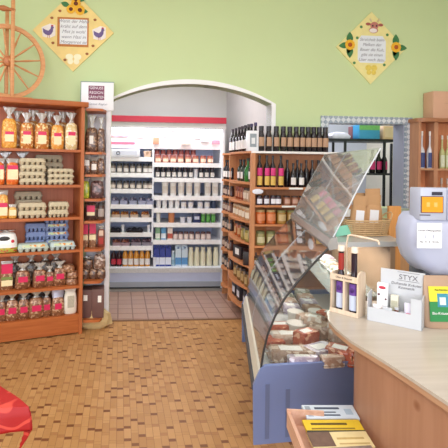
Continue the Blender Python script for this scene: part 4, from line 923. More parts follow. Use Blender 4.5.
# a few stacked things further back in the case
rnd = random.Random(11)
k = 0
cols = [palem, lil, brn, speck('b9b8a8', '8f9080', 'e6e6dc', 40)]
for yy in (1.02, 1.17, 1.32, 1.47):
    for xx in (.2, .36, .52):
        o = pack(.13, .12, .06, cols[k % 4], wl_ if k % 2 else None); o.location = CK.w(xx, yy+.05, DZ+.001); o.rotation_euler = (0, 0, CK.yaw + rnd.uniform(-.2, .2))
        tag(o, f'{["pale", "lilac", "brown", "grey-green"][k % 4]} cheese pack, {["near glass", "middle", "rear"][[.2, .36, .52].index(xx)]}, {["first", "second", "third", "last"][[1.02, 1.17, 1.32, 1.47].index(yy)]} row back in the deli case', 'cheese pack'); k += 1
for i, (xx, yy, w) in enumerate([(.62, .5, .16), (.63, .72, .14), (.66, .95, .15), (.66, 1.2, .15), (.68, 1.42, .14)]):
    o = k_tray(w, .06, .13, M('e9e6e0', .35), cols[(i+1) % 4]); o.location = CK.w(xx+.02, yy, .7458); o.rotation_euler = (0, 0, CK.yaw + PI/2)
    tag(o, f'{["lilac", "brown", "grey-green", "pale", "lilac-grey"][i]} filled white tray, {["first", "second", "third", "fourth", "last"][i]} from the shop end on the inner glass shelf', 'tray')

# ------------------------------------------------------------------ on the worktop of the case
WT = TZ + .031
def wp(px, py, z=WT): p = hitz(px, py, z); return CK.loc(p)
bk = E('wicker_basket'); p = hitz(366, 236, WT); bk.location = (p.x+.02, p.y+.06, WT); bk.rotation_euler = (0, 0, .1)
print('basket', CK.loc(bk.location), WT)
tag(bk, 'pale wicker basket with looped handle holding kraft paper bags', 'basket')
wick = M('d2ae80', .7, .2, 60)
bw, bd, bh = .135, .085, .10
b = B()
for k_ in range(8):
    z = .006 + bh*k_/7.5; f = 1+.18*k_/7
    b.tube([(bw*f*math.copysign(abs(math.cos(a))**.7, math.cos(a)), bd*f*math.copysign(abs(math.sin(a))**.7, math.sin(a)), z) for a in [2*PI*i/24 for i in range(24)]], .0052, 5, True)
for i in range(24):
    a = 2*PI*i/24; c_, s_ = math.copysign(abs(math.cos(a))**.7, math.cos(a)), math.copysign(abs(math.sin(a))**.7, math.sin(a))
    b.tube([(bw*c_, bd*s_, 0), (bw*1.18*c_, bd*1.18*s_, bh)], .003, 4)
mk('basket_weave', b, wick, bk)
mk('basket_floor', B().box(-bw*.9, bw*.9, -bd*.9, bd*.9, .001, .006), wick, bk)
mk('handle', B().tube([(bw*1.15, -.05, bh), (bw*1.35, -.03, bh+.035), (bw*1.45, .0, bh+.045), (bw*1.35, .03, bh+.035), (bw*1.15, .05, bh)], .005, 6), wick, bk)
kr = M('c09468', .75, .1, 14, bump=.2)
for i, (dx, dy, w, h, q) in enumerate([(-.065, -.03, .10, .25, 'at the left front of the wicker basket'), (.03, -.025, .115, .255, 'at the centre front of the wicker basket'), (.08, .03, .12, .29, 'tallest, at the back of the wicker basket'), (-.02, .035, .11, .26, 'at the back left of the wicker basket')]):
    o = k_bag(w, h, w*.5, kr, ((M('f0f0f4', .5, .03), .30, .62),) if i < 2 else (), 'fold', kr, 'paper_bag', .75, .5)
    o.location = Vector(bk.location) + Vector((dx, dy, .0075)); o.rotation_euler = (0, random.uniform(-.04, .08), .12*(i-1)); tag(o, f'brown kraft paper bag {"with white label " if i < 2 else ""}{q}', 'paper bag')
mint = M('8fd6b8', .55, .05)
p = hitz(347, 236, WT)
o = mk('price_card', B().box(-.062, .062, -.002, .002, .0, .062).box(-.05, .05, -.003, -.002, .044, .049).box(-.05, .04, -.003, -.002, .03, .034).box(-.05, .03, -.003, -.002, .016, .02), mint, loc=(p.x-.02, p.y-.012, WT+.006), rz=.0)
o.rotation_euler = (R(-12), R(-8), .15); tag(o, 'mint green price card standing before the wicker basket', 'card')
p = hitz(390, 226, WT)
o = mk('price_card', B().box(-.03, .03, -.002, .002, 0, .055), mint, loc=(p.x-.0, p.y-.06, WT+.004)); o.rotation_euler = (R(-10), R(14), 0); tag(o, 'small mint green card between basket and leaning board', 'card')
# white parcels added behind the upper glass to brighten that area
rnd = random.Random(5)
for i, (xx, s_, w, d_, h, q) in enumerate([(.64, .86, .17, .26, .26, 'tall crumpled white paper parcel added to brighten the upper deli glass, far one'), (.66, .62, .16, .24, .18, 'low crumpled white paper parcel added to brighten the upper deli glass, middle one'), (.68, .42, .15, .2, .14, 'crumpled white paper parcel added to brighten the upper deli glass, near one')]):
    pb = B(); rings = []
    for k_ in range(9):
        f = [.9, 1, 1, .97, 1, .95, .85, .6, .15][k_]
        rings.append([(w/2*f*math.copysign(abs(math.cos(t))**.6, math.cos(t))*(1+rnd.uniform(-.1, .1)), d_/2*f*math.copysign(abs(math.sin(t))**.6, math.sin(t))*(1+rnd.uniform(-.1, .1)), h*k_/8*(1 if k_ in (0,) else 1+rnd.uniform(-.05, .05))) for t in [2*PI*j/22 for j in range(22)]])
    pb.loft(rings); o = mk('brightening_parcel', pb, M('f4f2f0', .6, .03, 8), loc=CK.w(xx, xx*SHR+s_*L, WT+.001)); tag(o, q, 'parcel')
# leaning wood board
p = hitz(396, 262, .80)
LB = Frame((p.x, 2.92), 0); x0, zz0 = LB.hit(389, 262); x1, zz1 = LB.hit(400, 206)
cb = E('cutting_board', LB.w((x0+x1)/2, 0, .0)); tag(cb, 'upright orange-brown wooden board beside the deli worktop', 'board')
mk('board_slab', B().box(-.05, .04, -.012, .012, 0, zz1, .004), wood('c9853f', 'dd9c55', 'Z'), cb)
mk('board_foot', B().box(-.07, .06, -.09, .09, 0, .02, .004), wood('c9853f', 'dd9c55', 'X'), cb)
print('board', (x0+x1)/2, zz1, 'x', cb.location, CK.loc(cb.location))
# ------------------------------------------------------------------ service counter
CT = .80
edge = [(1.28, 2.375), (1.17, 2.31), (1.073, 2.19), (1.03, 2.08), (1.013, 1.98), (1.009, 1.83), (1.035, 1.65), (1.05, 1.49), (1.06, 1.33), (1.075, 1.1), (1.1, .8), (1.15, .4)]
back = [(2.75, .4), (2.75, 2.375)]
ct = E('service_counter', (1.6, 1.6, 0)); tag(ct, 'curved light wooden service counter with pale top at the right', 'counter')
def rel(pl): return [(x-1.6, y-1.6) for x, y in pl]
def inset(pl, d):
    r = []
    for i, (x, y) in enumerate(pl):
        a = Vector(pl[max(i-1, 0)]); c_ = Vector(pl[min(i+1, len(pl)-1)]); t = (c_-a).normalized(); nrm = Vector((-t.y, t.x)); 
        r.append((x + nrm.x*d, y + nrm.y*d))
    return r
mk('worktop', B().prism(rel(edge + back), CT-.012, CT), wood('b5aa9c', 'c0b6a8', 'X', 2, .3), ct)
mk('worktop_edge', B().prism(rel(inset(edge, .004) + back), CT-.034, CT-.012), wood('a87c5c', 'c09878', 'Y', 3), ct)
ie = inset(edge, .022)
mk('counter_front', B().prism(rel([(1.4, 2.35), (1.31, 2.33), (1.175, 2.1), (1.095, 1.96), (1.036, 1.83)] + ie[6:] + [(2.7, .42), (2.7, 2.35)]), .0, CT-.034), wood('a07256', 'ac7e62', 'Z', 2, .5, True), ct)
# magazine rack
m0 = hitz(305, 448, .5); m1_ = hitz(290, 411, .5)
MR = Frame(m0, math.atan2(m1_.y-m0.y, m1_.x-m0.x) - PI/2); ML = (m1_-m0).length
print('rack', m0, m1_, ML)
mr = E('magazine_rack', MR.w(0, 0), MR.yaw); tag(mr, 'low wooden magazine rack between deli case and counter, holding papers', 'rack')
pw = wood('c99a80', 'd9b098', 'Y'); RWD = .14
mk('side_panel', B().box(-.014, 0, -.12, ML, .43, .50), pw, mr)
mk('rack_floor', B().box(0, RWD, -.12, ML, .43, .445), pw, mr)
mk('back_panel', B().box(-.014, RWD, ML-.01, ML, .445, .51), pw, mr)
mk('support_panel', B().box(.06, .075, -.10, ML-.05, 0, .43), pw, mr)
def mag(px, py, z, wpx, d, h, m, rz, desc, prints, name='magazine'):
    p = hitz(px, py, z); w = wpx*proj(p)[2]/FPX
    t = E(name); mk('cover', B().box(-w/2, w/2, -d/2, d/2, 0, h, .001), m, t)
    for x0, x1, y0, y1, pm in prints: mk('cover_print', B().box(x0*w-w/2, x1*w-w/2, y0*d-d/2, y1*d-d/2, h-.001, h+.0006), pm, t)
    t.location = (p.x, p.y, z); t.rotation_euler = (R(14), 0, rz); tag(t, desc, 'magazine'); return t
dk = M('3c4658', .5, .2, 60)
mag(330, 414, .485, 52, .075, .012, M('c3ced8', .4, .05), -.06, 'pale blue newspaper stack at the back of the magazine rack', [(.04, .14, .15, .9, M('8f9aa4', .5, .3, 60)), (.22, .7, .68, .82, dk), (.22, .6, .42, .5, dk), (.22, .66, .2, .3, dk), (.78, .92, .3, .7, M('9aaab8', .5, .3))])
mag(333, 428, .475, 58, .062, .012, M('d8b52e', .45, .1, 30), -.05, 'yellow magazine in the middle of the magazine rack', [(.12, .75, .55, .72, M('5c4a18', .5, .2, 60)), (.1, .85, .2, .32, M('8a7020', .5, .2, 60)), (0, 1, -.0, .12, M('3a3c30', .5))])
mag(340, 442, .465, 62, .075, .012, M('d9c692', .45, .1, 30), -.02, 'cream and brown magazine at the front of the magazine rack', [(.0, .38, .1, 1.0, M('6b5346', .5, .4, 40)), (.45, .9, .5, .62, M('b59a60', .5, .2, 60)), (.45, .95, .2, .28, M('b59a60', .5, .2, 60))])
mag(347, 458, .455, 62, .075, .012, M('8a7a70', .45, .3, 40), .03, 'grey-brown magazine cut off by the bottom picture edge', [(.5, .9, .4, .8, M('c9c0b0', .5))])
# ------------------------------------------------------------------ counter goods
# bottle carrier with two bottles
BC = Frame(hitz(329.5, 311.5, CT), 0); q = hitz(366, 322, CT)
BCp = hitz(330, 311, CT); q2 = hitz(358, 318.5, CT)
yw = math.atan2(q2.y-BCp.y, q2.x-BCp.x)
BC = Frame(BCp, yw); cwid = (q2-BCp).length
print('carrier', BCp, math.degrees(yw), cwid)
bc = E('bottle_carrier', BC.w(0, 0, CT+.0008), yw); tag(bc, 'pale wooden carrier with tall rounded handle holding two fruit liqueur bottles', 'carrier')
cwd = wood('d8bfa4', 'e6d2ba', 'Z', 4); ch = .20; cd = .085; t_ = .008
mk('end_board', B().xz([(0, 0), (0, ch), (.008, ch+.01), (t_+.004, ch), (t_, 0)], 0, cd).box(0, t_, 0, cd, 0, ch), cwd, bc)
side_b = B().box(cwid-t_, cwid, 0, cd, 0, ch)
side_b.loft([[(cwid-t_, cd/2+cd/2*math.cos(a), ch+cd*.3*math.sin(a)) for a in [PI*i/8 for i in range(9)]], [(cwid, cd/2+cd/2*math.cos(a), ch+cd*.3*math.sin(a)) for a in [PI*i/8 for i in range(9)]]])
mk('end_board', side_b, cwd, bc)
mk('carrier_floor', B().box(t_, cwid-t_, 0, cd, 0, t_), cwd, bc)
mk('front_bar', B().box(0, cwid, -.004, .0, ch-.03, ch), cwd, bc)
mk('front_bar', B().box(0, cwid, -.004, .0, .0, .022), cwd, bc)
mk('middle_divider', B().box(cwid/2-.005, cwid/2+.005, -.003, cd, 0, ch-.005), cwd, bc)
text('Obst & Beeren', .014, M('5c4a40', .6), bc, (cwid/2, -.0046, ch-.014))
hpz = .40
mk('handle', B().tube([(cwid*.36, cd*.75, t_), (cwid*.36, cd*.75, .2), (cwid*.37, cd*.75, .35), (cwid*.42, cd*.75, hpz-.005), (cwid*.52, cd*.75, hpz)] + [(cwid*1.1, cd*.75, hpz-.006), (cwid*1.45, cd*.75, hpz-.012), (cwid*1.5, cd*.75, hpz-.03)], .0055), cwd, bc)
for i, (liq, q_) in enumerate([(M('a03430', .15, .15), 'red liqueur bottle with purple label and cork, left in wooden carrier'), (M('2c1d2c', .12, .2), 'near-black liqueur bottle with purple label and cork, right in wooden carrier')]):
    bt = E('liqueur_bottle', BC.w(cwid*(.27 if i == 0 else .74), cd*.42, CT+t_+.002), yw); tag(bt, q_, 'bottle')
    r = .0215 if cwid > .12 else cwid*.17
    mk('bottle_body', B().lathe([(r*.95, 0), (r, .004), (r, .16), (r*.8, .185), (.0135, .205), (.0135, .305)]), M('2a1824', .15, .2), bt)
    mk('bottle_neck', B().lathe([(.0142, .21), (.0142, .296)], n=14), liq, bt)
    mk('cork', B().lathe([(.0145, .305), (.017, .307), (.017, .332), (.015, .335)]), M('e9dccb', .7, .08), bt)
    patch(r+.001, r*2, .016, .092, 'bottle_label', M('c9d2ea', .5, .06), bt); patch(r+.0012, r*2, .092, .15, 'bottle_label', M('6b3f9a', .5, .25, 80), bt)
    mk('grape_motif', B().ball(0, -r-.001, .118, .011, .0015, .014), M('48256e', .4, .3, 90), bt)
# cosmetics carton
DP = hitz(367, 320, CT); dq = hitz(422, 331.5, CT); yw = math.atan2(dq.y-DP.y, dq.x-DP.x)
DF = Frame(DP, yw); dw = (dq-DP).length; print('display', DP, dq, dw, math.degrees(yw))
s_ = DF.mpp(dw/2, 0, .9)
dp = E('display_carton', DF.w(0, 0, CT+.0008), yw); tag(dp, 'white cardboard counter display holding small cosmetics, with tall printed back', 'display')
wc = M('c8cace', .5, .03); dd = .09; fh = 14*s_; bh_ = 52*s_
mk('front_wall', B().box(0, dw, 0, .003, 0, fh), wc, dp); mk('carton_floor', B().box(0, dw, .003, dd, 0, .003), wc, dp)
mk('side_wall', B().loft([[(0, 0, 0), (0, dd, 0), (0, dd, fh*2.0), (0, 0, fh*1.95)], [(.003, 0, 0), (.003, dd, 0), (.003, dd, fh*2.0), (.003, 0, fh*1.95)]]), wc, dp)
mk('side_wall', B().loft([[(dw-.003, 0, 0), (dw-.003, dd, 0), (dw-.003, dd, fh*2.3), (dw-.003, 0, fh*2.1)], [(dw, 0, 0), (dw, dd, 0), (dw, dd, fh*2.3), (dw, 0, fh*2.1)]]), wc, dp)
mk('front_wall', B().box(dw*.80, dw, 0, .003, fh, fh*2.1), wc, dp)
bkz = B().box(dw*.18, dw, dd, dd+.003, 0, bh_); mk('back_wall', bkz, wc, dp)
txm = M('6c6a70', .6)
text('STYX', .034, txm, dp, (dw*.70, dd-.0006, bh_*.87)); 
mk('printed_border', B().box(dw*.5, dw*.9, dd-.0008, dd, bh_*.965, bh_*.972).box(dw*.5, dw*.9, dd-.0008, dd, bh_*.80, bh_*.807), txm, dp)
text('Duftende Kräuter\nKosmetik', .018, txm, dp, (dw*.66, dd-.0006, bh_*.70), shear=.2)
def tube_pack(x, w, h, z0, m, lab, name='cream_tube'):
    t = E(name, DF.w(x, .035, CT+z0), yw)
    mk('cap', B().lathe([(w*.3, 0), (w*.32, .014)], n=12), wc, t)
    mk('tube_body', B().sq([(w*.4, w*.36, .014), (w*.48, w*.36, h*.3), (w*.5, w*.2, h*.7), (w*.52, .003, h)], p=2.4), m, t)
    mk('tube_label', B().box(-w*.3, w*.3, -w*.37, -w*.3, h*.42, h*.58), lab, t)
    return t
o = tube_pack(dw*.16, .042, .075, .004, M('f0eaea', .35), M('c83c50', .4)); o.location = DF.w(dw*.17, .03, CT+.004); tag(o, 'short white cream tube with red heart, leftmost in counter display', 'cream tube')
mk('heart_motif', B().ball(-.006, -.0155, .05, .009, .003, .009).ball(.006, -.0155, .05, .009, .003, .009).xz([(-.014, .047), (.014, .047), (0, .030)], -.0185, -.013), M('d0344c', .4), o)
o = tube_pack(dw*.76, .044, .105, .004, M('e2ddee', .35), M('d8406a', .4)); tag(o, 'tall pale lilac cream tube with pink label, rightmost in counter display', 'cream tube')
o = k_box(.048, .175, .03, M('f2f2f4', .45, .03), None, 'cosmetic_box'); o.location = DF.w(dw*.24, .068, CT+.004); o.rotation_euler = (0, 0, yw); tag(o, 'tall white cosmetic box with red oval standing at back left of counter display', 'box')
mk('oval_print', B().ball(0, -.0155, .155, .017, .0015, .008), M('c03048', .4), o); mk('oval_print', B().ball(-.015, -.0155, .12, .006, .0015, .006).ball(.016, -.0155, .10, .005, .0015, .005), M('5a2c38', .4), o)
o = k_box(.034, .125, .03, M('d9d6c4', .5, .1, 60), M('b8b49c', .5, .3, 70), 'cosmetic_box'); o.location = DF.w(dw*.47, .068, CT+.004); o.rotation_euler = (0, 0, yw); tag(o, 'narrow beige cosmetic box in the middle of the counter display', 'box')
for i, (fx, m_, q_) in enumerate([(.38, M('cfa888', .3), 'squat peach cream jar with white printed tag in counter display'), (.53, M('7d4630', .2), 'amber glass bottle with white cap in counter display'), (.63, M('a05c40', .2), 'small reddish glass bottle beside lilac tube in counter display')]):
    o = k_bottle([.04, .03, .024][i], [.06, .075, .06][i], m_, wc, None, neck=.5, shoulder=.6, name='cosmetic_bottle'); o.location = DF.w(dw*fx, .03, CT+.004); o.rotation_euler = (0, 0, yw); tag(o, q_, 'bottle')
    if i == 0: mk('tag', B().box(-.02, .02, -.0235, -.0225, .04, .075), wc, o)
# pouch
PP = hitz(440, 329, CT); sp = hitz(424, 329, CT)
o = E('tea_pouch', (PP.x+.012, PP.y+.03, CT+.0008), -.08); tag(o, 'kraft stand-up pouch with yellow and green label at the right edge', 'pouch')
pm = proj((PP.x, PP.y+.03, .9))[2]/FPX; pw_, ph_ = 30*pm, 51*pm
print('pouch', PP, pw_, ph_)
mk('pouch_body', B().sq([(pw_*.46, .03, 0), (pw_*.5, .033, .01), (pw_*.5, .024, ph_*.5), (pw_*.5, .008, ph_*.9), (pw_*.49, .003, ph_)], p=3), M('b4957c', .7, .08, 20), o)
def slab(x0, x1, z0, z1, m, nm, off=0.0):
    def y(z):
        f = z/ph_; return -((.033-(f-.05)/.45*.009) if f < .5 else (.024-(f-.5)/.4*.016)) - .0035 - off
    mk(nm, B().loft([[(x0, y(z0), z0), (x1, y(z0), z0), (x1, y(z0)+.003, z0), (x0, y(z0)+.003, z0)], [(x0, y(z1), z1), (x1, y(z1), z1), (x1, y(z1)+.003, z1), (x0, y(z1)+.003, z1)]]), m, o)
slab(-pw_*.40, pw_*.42, ph_*.14, ph_*.52, M('2f8a4c', .45, .06), 'green_label'); slab(-pw_*.40, pw_*.42, ph_*.52, ph_*.80, M('e8d838', .45, .05), 'yellow_label')
slab(-pw_*.14, pw_*.22, ph_*.42, ph_*.67, M('3c8fa8', .45, .2, 80), 'picture', .001); slab(-pw_*.07, pw_*.13, ph_*.46, ph_*.6, M('d8e4dc', .45, .2, 80), 'picture', .002)
text('Bio-Kräutertee', .017, M('f4f6f0', .5), o, (.004, -.0338, ph_*.30), rot=(R(86), 0, 0)); text('Aus Kärnten', .012, M('4a5a20', .5), o, (.0, -.0205, ph_*.74), rot=(R(82), 0, 0))
o = mk('paper_roll', B().lathe([(.03, 0), (.032, .002), (.032, .12), (.03, .122)]), M('e4e4ee', .5, .03), loc=hitz(456, 318, CT)+Vector((0, 0, .0008))); tag(o, 'white roll cut off by the right picture edge behind the pouch', 'roll')
# ------------------------------------------------------------------ scale
SP = Frame((0, 2.24), R(-4))
xs0, zs0 = SP.hit(420.5, 188); xs1, _ = SP.hit(446, 188); xl, zl = SP.hit(399, 250)
mp = SP.mpp(xs0, 0, 1.2)
print('scale x', xs0, xs1, 'z', zs0, 'left', xl, zl, mp)
sx = xs0
scl = E('weighing_scale', SP.w(sx+.12, .06, CT+.0008), SP.yaw); tag(scl, 'rounded grey-white shop scale with orange display on the counter', 'scale')
def sp_(px, py, y=0): x, z = SP.hit(px, py, y+.06); return x-(sx+.12), z-CT
pl = M('bcc0d6', .35, .02, 3); 
# body silhouette (image columns/rows turned into the scale's own front plane)
sil = [(448, 276), (430, 276), (421, 270), (412, 259), (407.5, 246), (407, 230), (410, 218), (415, 212), (422, 212), (462, 214), (480, 230), (484, 250), (478, 268), (462, 277)]
cx_, cz_ = sp_(442, 244)
rings = []
for dy_, f in ((-.055, .68), (-.04, .84), (-.02, .93), (.0, .97), (.06, 1), (.12, .96), (.15, .8)):
    rings.append([(cx_+(sp_(*p)[0]-cx_)*f, dy_, cz_+(sp_(*p)[1]-cz_)*f) for p in sil])
mk('scale_body', B().loft(rings), pl, scl)
mk('scale_arm', B().tube([(sp_(413, 212)[0], .03, sp_(0, 217)[1]), (sp_(425, 212)[0], .03, sp_(0, 214)[1]), (sp_(470, 212)[0], .03, sp_(0, 214)[1])], [.028, .036, .036], 12), pl, scl)
zb0 = sp_(440, 278)[1]
mk('scale_base', B().box(cx_-.10, cx_+.12, .0, .13, 0, zb0+.05, .01), M('3c3e48', .5), scl)
hx0, hz1 = sp_(420.5, 188, -.06); hx1, hz0 = sp_(447, 221, -.06)
mk('display_head', B().box(hx0, hx1, -.06, .04, hz0, hz1, .008), M('b8bdd0', .35, .02), scl)
mk('display_side', B().box(hx1+.001, hx1+.05, -.06, .04, hz0, hz1, .008), M('acb2c8', .35, .02), scl)
ox0, oz1 = sp_(422, 197, -.062); ox1, oz0 = sp_(442.5, 212.5, -.062)
mk('display_bezel', B().box(ox0-.004, ox1+.004, -.0625, -.058, oz0-.004, oz1+.004), M('55504c', .4), scl)
mk('orange_screen', B().box(ox0, ox1, -.0635, -.0620, oz0, oz1), emit('e88a10', .42), scl)
for i in (0, 1): mk('screen_digits', B().box(ox0+(ox1-ox0)*(.22+.36*i), ox0+(ox1-ox0)*(.38+.36*i), -.0640, -.0634, oz0+(oz1-oz0)*.35, oz0+(oz1-oz0)*.65), M('d8b860', .5), scl)
bx0, bz1 = sp_(432, 192, -.062); bx1, bz0 = sp_(442.5, 195.5, -.062)
mk('small_display', B().box(bx0, bx1, -.0625, -.058, bz0, bz1), M('2e2c40', .3), scl)
bx0, bz1 = sp_(420, 212.3+1.6, -.062); bx1, bz0 = sp_(430.5, 214.6, -.062)
mk('brand_strip', B().box(bx0, bx1, -.0618, -.058, bz1-.009, bz1-.004), M('4c4c58', .4), scl)
nx0, nz1 = sp_(417, 223, -.063); nx1, nz0 = sp_(441.5, 248.5, -.063)
nt_ = mk('notice_sheet', B().box(nx0, nx1, -.065, -.0635, nz0, nz1), M('f5f5f8', .5, .02), scl)
ncx = (nx0+nx1)/2; nh = nz1-nz0
text('Unsere Öffnungszeiten', .0125, M('50505c', .6), scl, (ncx, -.0655, nz1-nh*.3)); text('1    3', .024, M('8a8ab0', .6), scl, (ncx, -.0655, nz1-nh*.55)); text('Mo - Fr  8 - 18 Uhr', .0125, M('50505c', .6), scl, (ncx, -.0655, nz1-nh*.75))
# white cloth parcel beside
# ------------------------------------------------------------------ behind the counter: low back bench with white parcel
bb2 = E('back_bench', (2.35, 3.95, 0)); tag(bb2, 'wooden back bench with grey-green top below the mosaic opening', 'bench')
mk('bench_top', B().box(-.16, .5, -.22, .2, .98, 1.01), M('aab4a0', .35, .06), bb2)
mk('bench_front', B().box(-.14, .48, -.2, .18, 0, .98), wood('b98a5c', 'c99c70', 'Z'), bb2)
p = hitz(396, 207, 1.012)
o = mk('white_parcel', B().sq([(.08, .06, 0, .02), (.09, .065, .05, .04), (.07, .05, .1, .05), (.03, .03, .12)]), M('e9e6e6', .6, .05), loc=(2.3, 3.85, 1.0115)); tag(o, 'white parcel with red stripe on the back bench beside the basket', 'parcel')
mk('red_stripe', B().box(-.05, .05, -.066, -.05, .075, .095), M('d03038', .5), o)
# ------------------------------------------------------------------ wall signs
def diamond(cx, cy, hd, label, lines, seed, kind):
    x, z = W_.hit(cx, cy, -.01); m_ = W_.mpp(x, 0, z); h = hd*m_
    s = E('diamond_plaque', (x, YT-.0002, z)); tag(s, label, 'plaque')
    q = [(0, -h), (h, 0), (0, h), (-h, 0)]
    mk('plaque_board', B().xz(q, -.014, 0), M('efd58a' if kind == 1 else 'efe39c', .6, .12, 14), s)
    def r(px, py): a, c_ = W_.hit(px, py, -.01); return a-x, c_-z
    def sheet(p0, p1, m, nm, y=-.0155): a = r(*p0); c_ = r(*p1); mk(nm, B().box(min(a[0], c_[0]), max(a[0], c_[0]), y, -.013, min(a[1], c_[1]), max(a[1], c_[1])), m, s)
    def flower(px, py, rad, y=-.024):
        a = r(px, py); b = B()
        for i in range(12):
            t = 2*PI*i/12; b.ball(a[0]+rad*.62*math.cos(t), y+.004, a[1]+rad*.62*math.sin(t), rad*.3, .004, rad*.3, 6)
        f = mk('sunflower', b, M('f0b428', .6, .15, 30), s); mk('flower_centre', B().ball(a[0], y, a[1], rad*.38, .006, rad*.38, 8), M('6b3218' if kind == 1 else 'b0541c', .7), f)
    def leaf(px, py, dx, dy, w_):
        a = r(px, py); c_ = r(px+dx, py+dy); d = Vector((c_[0]-a[0], c_[1]-a[1])); n_ = Vector((-d.y, d.x))*w_
        pts = [(a[0]+d.x*t+n_.x*math.sin(PI*t), a[1]+d.y*t+n_.y*math.sin(PI*t)) for t in [i/8 for i in range(9)]] + [(a[0]+d.x*t-n_.x*math.sin(PI*t), a[1]+d.y*t-n_.y*math.sin(PI*t)) for t in [i/8 for i in range(7, 0, -1)]]
        mk('leaf', B().xz(pts, -.019, -.0135), M('3c7a48', .6, .2, 30), s)
    return s, r, sheet, flower, leaf, m_
ink = M('8c8a96', .7)
s, r, sheet, flower, leaf, m_ = diamond(73.5, 31.5, 40, 'yellow diamond plaque with two purple roosters and sunflowers on top, left of the arch', None, 1, 1)
sheet((57.5, 17), (88.5, 47.5), M('c07a3c', .7, .3, 60), 'orange_border', -.0150); sheet((60, 19), (87, 45), M('eaeef2', .6, .03), 'verse_panel', -.0158)
a = r(73.5, 32); [text(t, 4.6*m_, ink, s, (a[0], -.0162, a[1]+(2-i)*5.2*m_), shear=.3, name='verse_line') for i, t in enumerate(('Wenn der Hahn', 'kräht auf dem', 'Mist ja wohl', 'wenn Hasi in', 'Morgenrot ist'))]
for px, sg_ in ((48.5, 1), (99, 1)):
    a = r(px, 31.5 if px < 60 else 34); u = m_
    pts = [(-5, -1), (-5.5, 3), (-3, 1.5), (0, .5), (2, 2.5), (2.5, 5), (4.5, 5.2), (5.5, 3.6), (4.6, 3), (4.4, 0), (2.5, -3), (0, -4), (-3, -3)]
    f = mk('rooster_motif', B().xz([(a[0]+x*u, a[1]+z*u) for x, z in pts], -.018, -.013), M('6d5a8e', .6, .3, 60), s)
    mk('rooster_patch', B().xz([(a[0]+x*u*1.35, a[1]+z*u*1.3) for x, z in [(-4, -4), (-5, 3), (1, 6), (5, 5), (5, -3), (1, -5)]], -.0152, -.0135), M('f0e8e4', .6), s)
    mk('rooster_leg', B().box(a[0]-.8*u, a[0]-.3*u, -.0172, -.015, a[1]-6.5*u, a[1]-3.5*u).box(a[0]+.9*u, a[0]+1.4*u, -.0172, -.015, a[1]-6.5*u, a[1]-3.5*u), M('c8743c', .6), s)
    mk('rooster_comb', B().ball(a[0]+3.6*u, -.0165, a[1]+5.7*u, 1.4*u, .002, .9*u, 6), M('b83840', .6), s)
for px, py, rd in ((76, 4, 5.5), (71, 9.5, 5), (80, 10.5, 5.5), (76, 0, 5)): flower(px, py, rd*m_)
for px, py, dx, dy in ((70, 6, -9, -3), (80, 11, 8, 1), (72, 0, -6, -5), (80, 2, 5, -5)): leaf(px, py, dx, dy, .28)
a = r(73.5, 58); mk('butterfly_motif', B().ball(a[0]-4*m_, -.016, a[1]+m_, 4*m_, .002, 3*m_).ball(a[0]+4*m_, -.016, a[1]+m_, 4*m_, .002, 3*m_).ball(a[0]-3*m_, -.016, a[1]-3.5*m_, 3*m_, .002, 3*m_).ball(a[0]+3*m_, -.016, a[1]-3.5*m_, 3*m_, .002, 3*m_), M('f8f0cc', .6), s)
for px, py in ((53, 43), (95, 20), (93, 46), (65, 60), (60, 11), (52, 18), (87, 54)): a = r(px, py); mk('painted_dot', B().ball(a[0], -.015, a[1], 1.6*m_, .002, 1.3*m_, 8), M('9a5a30', .6), s)
s, r, sheet, flower, leaf, m_ = diamond(371, 48, 36, 'pale yellow diamond plaque with cow head and side flowers, high on the right wall', None, 2, 2)
a = r(371.5, 49); q = [(-14.5, -11), (-14.5, 8), (-11, 13), (11, 13), (14.5, 8), (14.5, -11), (12, -14), (-12, -14)]
mk('verse_panel', B().xz([(a[0]+x*m_, a[1]+z*m_) for x, z in q], -.0158, -.0135), M('e6ebf2', .6, .03), s)
[text(t, 4.2*m_, ink, s, (a[0], -.0162, a[1]+((2-i)*5.0-1)*m_), shear=.3, name='verse_line') for i, t in enumerate(('Streichelt beim', 'Melken der', 'Bauer die Kuh,', 'gibt sie einen', 'Liter noch dazu.'))]
for px, py in ((349.5, 45), (395.5, 47.5)):
    flower(px, py, 5.8*m_)
    for dx, dy in ((0, -13), (0, 13), (-11 if px < 370 else 11, 1), (-2, 9)): leaf(px, py, dx, dy, .26)
a = r(374, 27)
cw = mk('cow_head', B().ball(a[0], -.018, a[1]+1*m_, 4.5*m_, .004, 4*m_).ball(a[0]-1*m_, -.020, a[1]-3.5*m_, 5*m_, .004, 3*m_), M('c47d72', .6, .15, 30), s)
mk('muzzle', B().ball(a[0]-1.5*m_, -.0235, a[1]-4*m_, 4.2*m_, .002, 2.2*m_), M('f2e6e2', .6), cw)
mk('ear', B().ball(a[0]-6.5*m_, -.018, a[1]+2.5*m_, 2.8*m_, .003, 1.5*m_), M('a85a50', .6), cw); mk('ear', B().ball(a[0]+6.5*m_, -.018, a[1]+2*m_, 2.8*m_, .003, 1.5*m_), M('a85a50', .6), cw)
mk('eye', B().ball(a[0]-2*m_, -.0225, a[1]+.8*m_, .9*m_, .002, 1*m_).ball(a[0]+2*m_, -.0225, a[1]+.8*m_, .9*m_, .002, 1*m_), M('2a2020', .4), cw)
mk('horn', B().tube([(a[0]-3*m_, -.018, a[1]+5*m_), (a[0]-5*m_, -.018, a[1]+8*m_)], .008, 6).tube([(a[0]+3*m_, -.018, a[1]+5*m_), (a[0]+5*m_, -.018, a[1]+8*m_)], .008, 6), M('d8c8a0', .5), cw)
